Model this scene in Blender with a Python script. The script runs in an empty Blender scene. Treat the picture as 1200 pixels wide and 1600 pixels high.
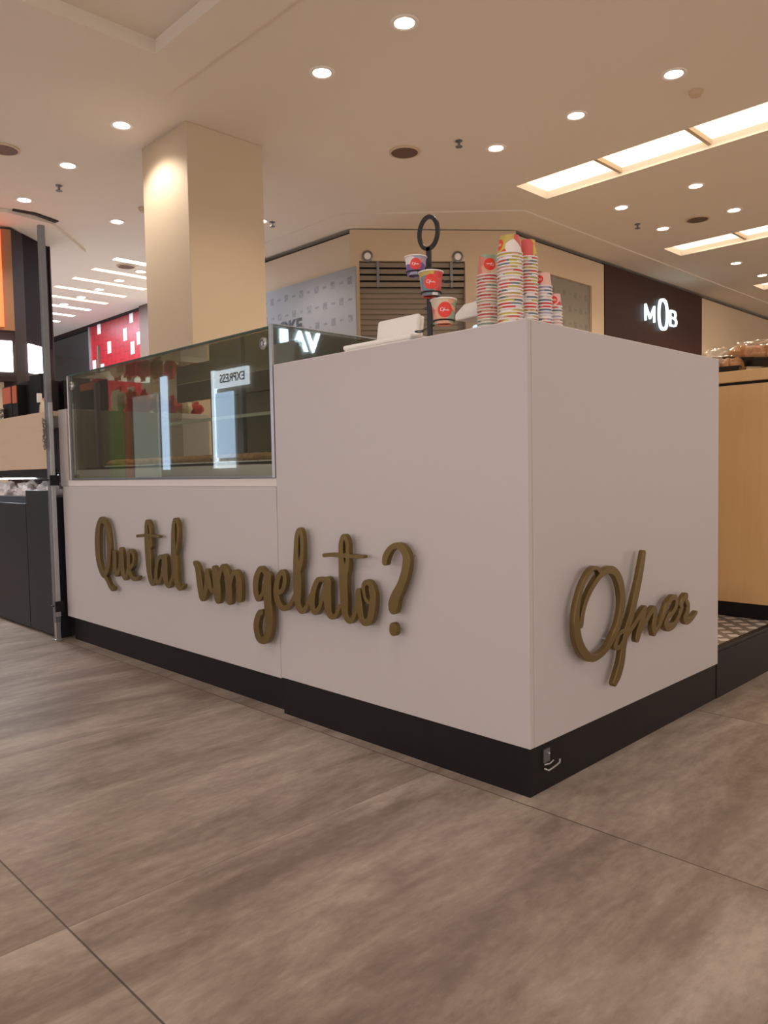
import bpy, bmesh, math, random
import numpy as np
from mathutils import Vector, Matrix

# ---------------------------------------------------------------- camera, world, exposure
C = bpy.context.scene.collection
scene = bpy.context.scene
YAW, PITCH, ROLL, FPX, CAM = 2.3645, -0.0535, -0.0190, 1205.76, (1.063, -1.5255, 0.8015)
fw = Vector((math.cos(YAW)*math.cos(PITCH), math.sin(YAW)*math.cos(PITCH), math.sin(PITCH)))
rt = Vector((math.sin(YAW), -math.cos(YAW), 0)); up = rt.cross(fw)
r2 = math.cos(ROLL)*rt + math.sin(ROLL)*up; u2 = -math.sin(ROLL)*rt + math.cos(ROLL)*up
cd = bpy.data.cameras.new('camera'); cam = bpy.data.objects.new('camera', cd); C.objects.link(cam)
M = Matrix((( r2.x, u2.x, -fw.x, CAM[0]), (r2.y, u2.y, -fw.y, CAM[1]), (r2.z, u2.z, -fw.z, CAM[2]), (0, 0, 0, 1)))
cam.matrix_world = M
cd.sensor_fit = 'VERTICAL'; cd.sensor_height = 36; cd.lens = FPX/1600*36; cd.clip_start = .02; cd.clip_end = 200
scene.camera = cam
vs = scene.view_settings
vs.view_transform = 'Standard'; vs.look = 'None'; vs.gamma = 1; vs.use_curve_mapping = False; vs.exposure = 0.93
w = bpy.data.worlds.new('mall_surroundings'); scene.world = w; w.use_nodes = True
w.node_tree.nodes['Background'].inputs[0].default_value = (1.0, .86, .78, 1)
w.node_tree.nodes['Background'].inputs[1].default_value = .88
scene.cycles.use_denoising = True; scene.cycles.max_bounces = 8; scene.cycles.transparent_max_bounces = 24
scene.cycles.sample_clamp_indirect = 4
LAMP_W = 33.0           # watts of one ceiling downlight
WARM = (1.0, .80, .60)
H = 4.0                 # ceiling height
random.seed(4)
PI = math.pi

# ---------------------------------------------------------------- materials
def mat(name, col, rough=.5, metal=0, emit=None, es=1.0, noise=0.0, nscale=8, nstretch=(1,1,1), bump=0.0, spec=.5):
    m = bpy.data.materials.new(name); m.use_nodes = True; nt = m.node_tree; b = nt.nodes['Principled BSDF']
    b.inputs['Base Color'].default_value = (*col, 1); b.inputs['Roughness'].default_value = rough
    b.inputs['Metallic'].default_value = metal; b.inputs['Specular IOR Level'].default_value = spec
    if emit: b.inputs['Emission Color'].default_value = (*emit, 1); b.inputs['Emission Strength'].default_value = es
    if noise or bump:
        tc = nt.nodes.new('ShaderNodeTexCoord'); mp = nt.nodes.new('ShaderNodeMapping'); mp.inputs['Scale'].default_value = nstretch
        nz = nt.nodes.new('ShaderNodeTexNoise'); nz.inputs['Scale'].default_value = nscale; nz.inputs['Detail'].default_value = 5
        nt.links.new(tc.outputs['Object'], mp.inputs[0]); nt.links.new(mp.outputs[0], nz.inputs['Vector'])
        if noise:
            mx = nt.nodes.new('ShaderNodeMix'); mx.data_type = 'RGBA'
            mx.inputs['A'].default_value = (*[c*(1-noise) for c in col], 1); mx.inputs['B'].default_value = (*[min(1, c*(1+noise)) for c in col], 1)
            nt.links.new(nz.outputs['Fac'], mx.inputs['Factor']); nt.links.new(mx.outputs['Result'], b.inputs['Base Color'])
        if bump:
            bp = nt.nodes.new('ShaderNodeBump'); bp.inputs['Strength'].default_value = bump; bp.inputs['Distance'].default_value = .01
            nt.links.new(nz.outputs['Fac'], bp.inputs['Height']); nt.links.new(bp.outputs[0], b.inputs['Normal'])
    return m

def glass_mat(name, tint, refl=1.0):
    m = bpy.data.materials.new(name); m.use_nodes = True; nt = m.node_tree; nt.nodes.clear()
    out = nt.nodes.new('ShaderNodeOutputMaterial'); mx = nt.nodes.new('ShaderNodeMixShader')
    tr = nt.nodes.new('ShaderNodeBsdfTransparent'); tr.inputs[0].default_value = (*tint, 1)
    gl = nt.nodes.new('ShaderNodeBsdfGlossy'); gl.inputs['Roughness'].default_value = .01; gl.inputs[0].default_value = (.97, 1, .98, 1)
    lw_ = nt.nodes.new('ShaderNodeLayerWeight'); lw_.inputs[0].default_value = .5      # facing = 1 - |cos|, same from both sides
    sch = math_node(nt, 'ADD', math_node(nt, 'MULTIPLY', math_node(nt, 'POWER', lw_.outputs['Facing'], 5.0), .96), .04)
    nt.links.new(math_node(nt, 'MULTIPLY', sch, refl, True), mx.inputs[0])
    nt.links.new(tr.outputs[0], mx.inputs[1]); nt.links.new(gl.outputs[0], mx.inputs[2]); nt.links.new(mx.outputs[0], out.inputs[0])
    return m

def N(nt, t, **kw):
    n = nt.nodes.new(t)
    for k, v in kw.items(): setattr(n, k, v)
    return n
def math_node(nt, op, a, b=None, clamp=False):
    n = N(nt, 'ShaderNodeMath', operation=op, use_clamp=clamp)
    for i, v in enumerate((a, b)):
        if v is None: continue
        if isinstance(v, (int, float)): n.inputs[i].default_value = v
        else: nt.links.new(v, n.inputs[i])
    return n.outputs[0]

def floor_mat():
    m = bpy.data.materials.new('floor_tile'); m.use_nodes = True; nt = m.node_tree; b = nt.nodes['Principled BSDF']
    tc = N(nt, 'ShaderNodeTexCoord'); sp = N(nt, 'ShaderNodeSeparateXYZ'); nt.links.new(tc.outputs['Object'], sp.inputs[0])
    P = .97
    u = math_node(nt, 'DIVIDE', math_node(nt, 'SUBTRACT', sp.outputs[0], -.292), P)
    v = math_node(nt, 'DIVIDE', math_node(nt, 'SUBTRACT', sp.outputs[1], -.033), P)
    iu, iv = math_node(nt, 'FLOOR', u), math_node(nt, 'FLOOR', v)
    fu, fv = math_node(nt, 'FRACT', u), math_node(nt, 'FRACT', v)
    du = math_node(nt, 'MINIMUM', fu, math_node(nt, 'SUBTRACT', 1, fu)); dv = math_node(nt, 'MINIMUM', fv, math_node(nt, 'SUBTRACT', 1, fv))
    ju = math_node(nt, 'LESS_THAN', du, .0010); jv = math_node(nt, 'LESS_THAN', dv, .0019)
    joint = math_node(nt, 'MAXIMUM', math_node(nt, 'MULTIPLY', ju, .45), math_node(nt, 'MULTIPLY', jv, .8))
    # tile id offset, streaks stretched along Y
    cid = N(nt, 'ShaderNodeCombineXYZ'); nt.links.new(iu, cid.inputs[0]); nt.links.new(iv, cid.inputs[1])
    wn = N(nt, 'ShaderNodeTexWhiteNoise', noise_dimensions='3D'); nt.links.new(cid.outputs[0], wn.inputs['Vector'])
    off = N(nt, 'ShaderNodeVectorMath', operation='SCALE'); nt.links.new(wn.outputs['Color'], off.inputs[0]); off.inputs['Scale'].default_value = 9
    add = N(nt, 'ShaderNodeVectorMath', operation='ADD'); nt.links.new(tc.outputs['Object'], add.inputs[0]); nt.links.new(off.outputs[0], add.inputs[1])
    def noise(scale, st, det, rough, dist=0):
        mp = N(nt, 'ShaderNodeMapping'); mp.inputs['Scale'].default_value = st; nt.links.new(add.outputs[0], mp.inputs[0])
        nz = N(nt, 'ShaderNodeTexNoise'); nz.inputs['Scale'].default_value = scale; nz.inputs['Detail'].default_value = det
        nz.inputs['Roughness'].default_value = rough; nz.inputs['Distortion'].default_value = dist
        nt.links.new(mp.outputs[0], nz.inputs['Vector']); return nz.outputs['Fac']
    a = noise(2.2, (2.6, .75, 1), 8, .66, .4); c = noise(9, (3.0, .8, 1), 6, .7); d = noise(60, (1, .7, 1), 3, .6)
    r = N(nt, 'ShaderNodeValToRGB'); e = r.color_ramp.elements
    e[0].position = .30; e[0].color = (.150, .116, .092, 1); e[1].position = .68; e[1].color = (.60, .52, .44, 1)
    k = r.color_ramp.elements.new(.43); k.color = (.255, .198, .160, 1)
    k = r.color_ramp.elements.new(.54); k.color = (.39, .320, .268, 1)
    s = math_node(nt, 'ADD', math_node(nt, 'MULTIPLY', a, .66), math_node(nt, 'ADD', math_node(nt, 'MULTIPLY', c, .25), math_node(nt, 'MULTIPLY', d, .09)))
    nt.links.new(s, r.inputs[0])
    mx = N(nt, 'ShaderNodeMix', data_type='RGBA'); nt.links.new(joint, mx.inputs['Factor']); nt.links.new(r.outputs[0], mx.inputs['A'])
    mx.inputs['B'].default_value = (.045, .03, .025, 1); nt.links.new(mx.outputs['Result'], b.inputs['Base Color'])
    b.inputs['Roughness'].default_value = .42; b.inputs['Specular IOR Level'].default_value = .45
    return m

def cup_mat(name, cols, scale=26):
    m = bpy.data.materials.new(name); m.use_nodes = True; nt = m.node_tree; b = nt.nodes['Principled BSDF']
    tc = N(nt, 'ShaderNodeTexCoord'); oi = N(nt, 'ShaderNodeObjectInfo')
    off = math_node(nt, 'MULTIPLY', oi.outputs['Random'], 50)
    cv = N(nt, 'ShaderNodeCombineXYZ'); nt.links.new(off, cv.inputs[0]); nt.links.new(off, cv.inputs[2])
    add = N(nt, 'ShaderNodeVectorMath', operation='ADD'); nt.links.new(tc.outputs['Object'], add.inputs[0]); nt.links.new(cv.outputs[0], add.inputs[1])
    vo = N(nt, 'ShaderNodeTexVoronoi', feature='F1'); vo.inputs['Scale'].default_value = scale; nt.links.new(add.outputs[0], vo.inputs['Vector'])
    sp = N(nt, 'ShaderNodeSeparateColor'); nt.links.new(vo.outputs['Color'], sp.inputs[0])
    r = N(nt, 'ShaderNodeValToRGB'); r.color_ramp.interpolation = 'CONSTANT'
    el = r.color_ramp.elements
    el[0].color = (*cols[0], 1); el[1].position = 1/len(cols); el[1].color = (*cols[1], 1)
    for i, c in enumerate(cols[2:]): k = el.new((i+2)/len(cols)); k.color = (*c, 1)
    nt.links.new(sp.outputs[0], r.inputs[0]); nt.links.new(r.outputs[0], b.inputs['Base Color']); b.inputs['Roughness'].default_value = .45
    return m

def pattern_mat(name, base, dark, pitch, ax):
    """printed sheet with a grid of small marks, ax = index of the horizontal axis"""
    m = bpy.data.materials.new(name); m.use_nodes = True; nt = m.node_tree; b = nt.nodes['Principled BSDF']
    tc = N(nt, 'ShaderNodeTexCoord'); sp = N(nt, 'ShaderNodeSeparateXYZ'); nt.links.new(tc.outputs['Object'], sp.inputs[0])
    h = math_node(nt, 'DIVIDE', sp.outputs[ax], pitch); v = math_node(nt, 'DIVIDE', sp.outputs[2], pitch*.72)
    row = math_node(nt, 'FLOOR', v); sh = math_node(nt, 'MULTIPLY', math_node(nt, 'MODULO', row, 2), .5)
    h2 = math_node(nt, 'ADD', h, sh)
    fu = math_node(nt, 'ABSOLUTE', math_node(nt, 'SUBTRACT', math_node(nt, 'FRACT', h2), .5)); fv = math_node(nt, 'ABSOLUTE', math_node(nt, 'SUBTRACT', math_node(nt, 'FRACT', v), .5))
    big = math_node(nt, 'MULTIPLY', math_node(nt, 'LESS_THAN', fu, .13), math_node(nt, 'LESS_THAN', fv, .2))
    fu2 = math_node(nt, 'ABSOLUTE', math_node(nt, 'SUBTRACT', math_node(nt, 'FRACT', math_node(nt, 'ADD', h2, .5)), .5))
    small = math_node(nt, 'MULTIPLY', math_node(nt, 'LESS_THAN', fu2, .12), math_node(nt, 'LESS_THAN', fv, .06))
    nz = N(nt, 'ShaderNodeTexNoise'); nz.inputs['Scale'].default_value = 30; nt.links.new(tc.outputs['Object'], nz.inputs['Vector'])
    blot = math_node(nt, 'GREATER_THAN', nz.outputs['Fac'], .44)
    f = math_node(nt, 'MULTIPLY', math_node(nt, 'MAXIMUM', big, small), math_node(nt, 'ADD', math_node(nt, 'MULTIPLY', blot, .5), .25))
    mx = N(nt, 'ShaderNodeMix', data_type='RGBA'); nt.links.new(f, mx.inputs['Factor']); mx.inputs['A'].default_value = (*base, 1); mx.inputs['B'].default_value = (*dark, 1)
    nt.links.new(mx.outputs['Result'], b.inputs['Base Color']); b.inputs['Roughness'].default_value = .6
    return m

def plate_mat():
    """chequered floor sheet: light lozenges on grey"""
    m = bpy.data.materials.new('chequered_sheet'); m.use_nodes = True; nt = m.node_tree; b = nt.nodes['Principled BSDF']
    tc = N(nt, 'ShaderNodeTexCoord'); sp = N(nt, 'ShaderNodeSeparateXYZ'); nt.links.new(tc.outputs['Object'], sp.inputs[0])
    p = .092
    u = math_node(nt, 'DIVIDE', math_node(nt, 'ADD', sp.outputs[0], sp.outputs[1]), p*1.0); v = math_node(nt, 'DIVIDE', math_node(nt, 'SUBTRACT', sp.outputs[0], sp.outputs[1]), p*1.0)
    fu = math_node(nt, 'ABSOLUTE', math_node(nt, 'SUBTRACT', math_node(nt, 'FRACT', u), .5)); fv = math_node(nt, 'ABSOLUTE', math_node(nt, 'SUBTRACT', math_node(nt, 'FRACT', v), .5))
    f = math_node(nt, 'MULTIPLY', math_node(nt, 'LESS_THAN', fu, .29), math_node(nt, 'LESS_THAN', fv, .29))
    mx = N(nt, 'ShaderNodeMix', data_type='RGBA'); nt.links.new(f, mx.inputs['Factor']); mx.inputs['A'].default_value = (.25, .23, .20, 1); mx.inputs['B'].default_value = (.80, .76, .72, 1)
    nt.links.new(mx.outputs['Result'], b.inputs['Base Color']); b.inputs['Roughness'].default_value = .35
    return m

def red_mat():
    m = bpy.data.materials.new('red_tiles'); m.use_nodes = True; nt = m.node_tree; b = nt.nodes['Principled BSDF']
    tc = N(nt, 'ShaderNodeTexCoord'); sp = N(nt, 'ShaderNodeSeparateXYZ'); nt.links.new(tc.outputs['Object'], sp.inputs[0])
    u = math_node(nt, 'DIVIDE', sp.outputs[0], .19); col = math_node(nt, 'FLOOR', u)
    v = math_node(nt, 'ADD', math_node(nt, 'DIVIDE', sp.outputs[2], .27), math_node(nt, 'MULTIPLY', math_node(nt, 'MODULO', col, 2), .5))
    fu = math_node(nt, 'LESS_THAN', math_node(nt, 'FRACT', u), .07); fv = math_node(nt, 'LESS_THAN', math_node(nt, 'FRACT', v), .05)
    f = math_node(nt, 'MAXIMUM', fu, fv)
    mx = N(nt, 'ShaderNodeMix', data_type='RGBA'); nt.links.new(f, mx.inputs['Factor']); mx.inputs['A'].default_value = (.33, .010, .016, 1); mx.inputs['B'].default_value = (.15, .004, .008, 1)
    nt.links.new(mx.outputs['Result'], b.inputs['Base Color']); b.inputs['Roughness'].default_value = .38
    return m

def wood_mat(name, c1, c2, ax, rough=.45):
    m = bpy.data.materials.new(name); m.use_nodes = True; nt = m.node_tree; b = nt.nodes['Principled BSDF']
    tc = N(nt, 'ShaderNodeTexCoord'); mp = N(nt, 'ShaderNodeMapping'); s = [14, 14, 14]; s[ax] = .8; mp.inputs['Scale'].default_value = s
    nz = N(nt, 'ShaderNodeTexNoise'); nz.inputs['Scale'].default_value = 2.2; nz.inputs['Detail'].default_value = 6; nz.inputs['Distortion'].default_value = .6
    nt.links.new(tc.outputs['Object'], mp.inputs[0]); nt.links.new(mp.outputs[0], nz.inputs['Vector'])
    mx = N(nt, 'ShaderNodeMix', data_type='RGBA'); nt.links.new(nz.outputs['Fac'], mx.inputs['Factor']); mx.inputs['A'].default_value = (*c1, 1); mx.inputs['B'].default_value = (*c2, 1)
    nt.links.new(mx.outputs['Result'], b.inputs['Base Color']); b.inputs['Roughness'].default_value = rough
    return m

MT = dict(
    floor=floor_mat(), plate=plate_mat(), red=red_mat(),
    bounce_floor=mat('pale_bounce_sheet', (.80, .80, .84), .5, noise=.03, nscale=2),  # pale tone chosen to bounce light, this floor is out of view
    ceiling=mat('ceiling_paint', (.74, .67, .575), .9, noise=.02, nscale=.6),
    soffit=mat('soffit_paint', (.74, .67, .575), .9, noise=.02, nscale=.6),
    column=mat('column_paint', (.59, .485, .345), .7, noise=.03, nscale=2),
    wall=mat('beige_wall_paint', (.60, .50, .37), .8, noise=.03, nscale=2),
    tan=mat('tan_wall_paint', (.60, .475, .33), .8, noise=.03, nscale=2),
    white=mat('white_laminate', (.56, .525, .525), .42, noise=.012, nscale=1.5),
    edge=mat('white_edge_band', (.74, .69, .66), .5, noise=.02),
    black=mat('black_laminate', (.007, .0055, .006), .5, spec=.3, noise=.2, nscale=20),
    char=mat('charcoal_panel', (.013, .015, .020), .42, spec=.35, noise=.15, nscale=3),
    gold=mat('gold_paint', (.185, .130, .046), .38, metal=.7, noise=.12, nscale=20),
    steel=mat('brushed_steel', (.45, .45, .46), .32, metal=.75, noise=.1, nscale=40),
    dsteel=mat('dull_steel', (.22, .225, .24), .4, metal=.7, noise=.15, nscale=30),
    gap=mat('shadow_gap', (.03, .025, .02), .9, noise=.1),  # near-black colour stands in for the shade in gaps
    brown=mat('dark_brown_panel', (.050, .022, .018), .5, spec=.2, noise=.06, nscale=2),
    dbrown=mat('deep_brown_frame', (.042, .027, .025), .65, spec=.12, noise=.08, nscale=2),
    brown2=mat('mid_brown_panel', (.13, .075, .05), .6, noise=.1, nscale=3),
    maroon=mat('dark_maroon_panel', (.022, .013, .014), .75, noise=.06, spec=.08),
    orange=mat('orange_brown_panel', (.30, .16, .08), .5, noise=.08, nscale=2),
    darkglass=mat('dark_shop_glass', (.02, .02, .024), .06, noise=.05, spec=.9),
    shutter=mat('shutter_metal', (.25, .205, .155), .5, metal=.3, noise=.08, nscale=4),
    oak=wood_mat('light_oak', (.70, .43, .18), (.80, .53, .25), 2), oak2=wood_mat('pale_oak', (.62, .46, .32), (.70, .54, .38), 0),
    hoard=pattern_mat('printed_hoarding', (.29, .30, .315), (.15, .16, .18), .34, 0),
    hoard2=pattern_mat('printed_hoarding_grey', (.24, .21, .165), (.15, .14, .12), .3, 1),
    ring=mat('lamp_trim', (.85, .80, .74), .4, noise=.02), bulb=mat('lamp_bulb', (1, .9, .8), .5, emit=(1.0, .88, .72), es=14, noise=.01),
    sbase=mat('satin_steel_base', (.72, .68, .66), .25, metal=.5, noise=.1, nscale=3),
    refl=mat('lamp_reflector', (1, .95, .9), .4, emit=(1, .88, .74), es=2.6, noise=.01),
    strip=mat('strip_diffuser', (1, .9, .8), .6, emit=(1, .83, .60), es=.95, noise=.01),
    slotw=mat('slot_white', (1, 1, 1), .6, emit=(1, .97, .93), es=3.4, noise=.01), slotp=mat('slot_peach', (1, .9, .8), .6, emit=(1, .72, .46), es=1.15, noise=.01),
    screen=mat('menu_screen', (1, 1, 1), .4, emit=(.93, .97, 1), es=2.2, noise=.01), redglow=mat('red_light_edge', (1, .2, .1), .4, emit=(1, .10, .02), es=1.1, noise=.01),
    neon=mat('sign_tube', (1, 1, 1), .4, emit=(.60, .90, 1), es=1.1, noise=.01),
    bluelit=mat('blue_lit_panel', (.8, .9, 1), .4, emit=(.50, .70, 1), es=2.0, noise=.01),
    whitelit=mat('white_lit_header', (.9, .95, 1), .4, emit=(.75, .85, 1), es=2.2, noise=.01),
    signlit=mat('blue_white_letters', (.8, .9, 1), .4, emit=(.55, .75, 1), es=9, noise=.01),
    front_fill=mat('front_fill_panel', (.9, .8, .7), .5, emit=(1, .93, .95), es=1.15, noise=.01),  # glow added to light the counter front, source out of view
    shopdim=mat('dim_shop_window', (.6, .65, .6), .5, emit=(.8, .9, .85), es=.22, noise=.01),
    greenlit=mat('green_lit_poster', (.15, .20, .09), .5, emit=(.38, .55, .16), es=.10, noise=.01),
    redlit=mat('red_lit_panel', (.30, .10, .08), .5, emit=(.9, .22, .16), es=.12, noise=.01),
    opp=mat('opposite_wall', (.36, .32, .28), .7, noise=.05, nscale=2),
    blackmetal=mat('black_powder_coat', (.012, .012, .014), .4, noise=.2, nscale=40),
    paper=mat('white_card', (.85, .83, .80), .5, noise=.02), foam=mat('white_foam', (.93, .92, .88), .55, noise=.02, nscale=60),
    red_logo=mat('red_logo', (.80, .045, .03), .45, noise=.02), whiteink=mat('white_ink', (.95, .9, .88), .5, noise=.01), blackink=mat('black_ink', (.01, .01, .012), .5, noise=.1),
    glass=glass_mat('display_glass', (.80, .81, .75), 1.5), sglass=glass_mat('side_glass', (.60, .63, .58), 2.6), acrylic=glass_mat('clear_acrylic', (.90, .90, .90), 1.5),
    greenedge=mat('glass_cut_edge', (.05, .10, .08), .2, noise=.05),
    case_back=mat('case_back_panel', (.17, .16, .13), .5, noise=.05), shelfglass=mat('shelf_glass_edge', (.42, .46, .36), .2, noise=.03),
    cardorange=mat('orange_card', (.60, .15, .075), .6, noise=.08, nscale=30), redbag=mat('red_bag', (.70, .07, .04), .35, noise=.3, nscale=60, bump=.6),
    kraft=mat('kraft_biscuit', (.55, .36, .18), .6, noise=.35, nscale=50, bump=.5), pinkbag=mat('pale_bag', (.85, .74, .66), .35, noise=.18, nscale=25, bump=.8),
    bread=mat('bread_crust', (.52, .23, .075), .5, noise=.45, nscale=22, bump=.9), cream=mat('cream_label', (.80, .68, .50), .5, noise=.15, nscale=40),
    film=glass_mat('cling_film', (.96, .96, .96), 1.6), tray=mat('black_plastic_tray', (.012, .010, .010), .2, noise=.1),
    pink=mat('pink_print', (.62, .22, .26), .5, noise=.4, nscale=30),
)
WHT = (.82, .76, .74)
MT['cup_coral'] = cup_mat('cup_print_coral', [(.80, .30, .22), (.78, .42, .28), (.74, .25, .2), (.70, .10, .09), (.72, .60, .45), (.30, .42, .30)])
MT['cup_bright'] = cup_mat('cup_print_bright', [(.62, .52, .06), (.72, .07, .07), (.16, .24, .30), WHT, (.70, .12, .12), (.55, .42, .10), (.80, .45, .38)])
MT['cup_lilac'] = cup_mat('cup_print_lilac', [(.45, .40, .55), (.70, .06, .07), WHT, (.16, .20, .30), (.80, .50, .45), (.45, .42, .62)])
MT['cup_purple'] = cup_mat('cup_print_purple', [(.42, .42, .62), (.20, .12, .35), (.35, .35, .55), (.80, .38, .05), (.78, .25, .20), WHT], 30)

# ---------------------------------------------------------------- helpers
def box(bm, x0, y0, z0, x1, y1, z1):
    vs_ = [bm.verts.new(p) for p in ((x0,y0,z0),(x1,y0,z0),(x1,y1,z0),(x0,y1,z0),(x0,y0,z1),(x1,y0,z1),(x1,y1,z1),(x0,y1,z1))]
    for f in ((0,3,2,1),(4,5,6,7),(0,1,5,4),(1,2,6,5),(2,3,7,6),(3,0,4,7)): bm.faces.new([vs_[i] for i in f])
def prism(bm, pts, z0, z1):
    a = [bm.verts.new((x, y, z0)) for x, y in pts]; b = [bm.verts.new((x, y, z1)) for x, y in pts]; n = len(pts)
    bm.faces.new(a[::-1]); bm.faces.new(b)
    for i in range(n): bm.faces.new((a[i], a[(i+1)%n], b[(i+1)%n], b[i]))
def lathe(bm, prof, n=32, c=(0,0,0), caps=True):
    rings = []
    for r, z in prof: rings.append([bm.verts.new((c[0]+r*math.cos(2*PI*k/n), c[1]+r*math.sin(2*PI*k/n), c[2]+z)) for k in range(n)])
    for a, b in zip(rings, rings[1:]):
        for k in range(n): bm.faces.new((a[k], a[(k+1)%n], b[(k+1)%n], b[k]))
    if caps: bm.faces.new(rings[0][::-1]); bm.faces.new(rings[-1])
def tube(bm, pts, r, n=10, closed=False):
    pts = [Vector(p) for p in pts]; rings = []; m = len(pts)
    for i, p in enumerate(pts):
        a = pts[(i-1) % m] if (closed or i) else p; b = pts[(i+1) % m] if (closed or i < m-1) else p
        t = (b-a).normalized(); s = t.cross(Vector((0,0,1)));
        if s.length < .05: s = t.cross(Vector((1,0,0)))
        s.normalize(); q = t.cross(s)
        rings.append([bm.verts.new(p + r*(math.cos(2*PI*k/n)*s + math.sin(2*PI*k/n)*q)) for k in range(n)])
    for i in range(m if closed else m-1):
        a, b = rings[i], rings[(i+1) % m]
        for k in range(n): bm.faces.new((a[k], a[(k+1)%n], b[(k+1)%n], b[k]))
    if not closed: bm.faces.new(rings[0][::-1]); bm.faces.new(rings[-1])
def blob(bm, c, s, seed, amp=.18, freq=3.0, rz=0, seg=20, flat=.0):
    """lumpy rounded body"""
    rnd = random.Random(seed); ph = [rnd.uniform(0, 6.28) for _ in range(9)]
    g = bmesh.ops.create_uvsphere(bm, u_segments=seg, v_segments=seg//2+2, radius=1)
    for v in g['verts']:
        p = v.co.copy()
        k = 1 + amp*(math.sin(freq*p.x*2+ph[0])*math.sin(freq*p.y*2+ph[1]) + .6*math.sin(freq*3.1*p.x+ph[2])*math.cos(freq*2.7*p.z+ph[3]) + .4*math.sin(freq*5*p.y+ph[4]+p.z*7))
        p = Vector((p.x*k*s[0], p.y*k*s[1], p.z*k*s[2]))
        if flat: p.z = max(p.z, -s[2]*flat)
        v.co = Matrix.Rotation(rz, 3, 'Z') @ p + Vector(c)
def link(name, bm, m, parent=None, bevel=0, smooth=False, seg=2):
    bmesh.ops.recalc_face_normals(bm, faces=bm.faces)
    me = bpy.data.meshes.new(name); bm.to_mesh(me); bm.free()
    if smooth:
        for p in me.polygons: p.use_smooth = True
        me.set_sharp_from_angle(angle=math.radians(38))
    me.materials.append(MT[m] if isinstance(m, str) else m)
    o = bpy.data.objects.new(name, me); C.objects.link(o)
    if parent: 
        o.parent = parent; o.matrix_parent_inverse = Matrix.Translation(-parent.location) if False else Matrix()
    if bevel:
        b = o.modifiers.new('bevel', 'BEVEL'); b.width = bevel; b.segments = seg; b.limit_method = 'ANGLE'
    return o
def mk(name, m, parent=None, bevel=0, smooth=False, **sh):
    """one mesh from lists of boxes / prisms / tubes"""
    bm = bmesh.new()
    for b in sh.get('boxes', []): box(bm, *b)
    for p in sh.get('prisms', []): prism(bm, *p)
    for t in sh.get('tubes', []): tube(bm, *t)
    return link(name, bm, m, parent, bevel, smooth)
def tag(o, label, cat, group=None, kind=None):
    if label: o['label'] = label
    if cat: o['category'] = cat
    if group: o['group'] = group
    if kind: o['kind'] = kind
    return o
def thing(name, label, cat, loc=(0,0,0), rz=0, group=None):
    o = bpy.data.objects.new(name, None); o.empty_display_size = .05; C.objects.link(o); o.location = loc; o.rotation_euler = (0, 0, rz)
    return tag(o, label, cat, group)
def struct(name, label=None, cat=None, **k):
    o = k.pop('o'); o['kind'] = 'structure'
    if label: o['label'] = label
    if cat: o['category'] = cat
    return o
def dup(root, loc, rz=0, label=None):
    r = root.copy(); C.objects.link(r); r.location = loc; r.rotation_euler = (0, 0, rz)
    if label: r['label'] = label
    for ch in list(root.children):
        c = ch.copy(); C.objects.link(c); c.parent = r
        for g in list(ch.children):
            d = g.copy(); C.objects.link(d); d.parent = c
    return r

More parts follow.
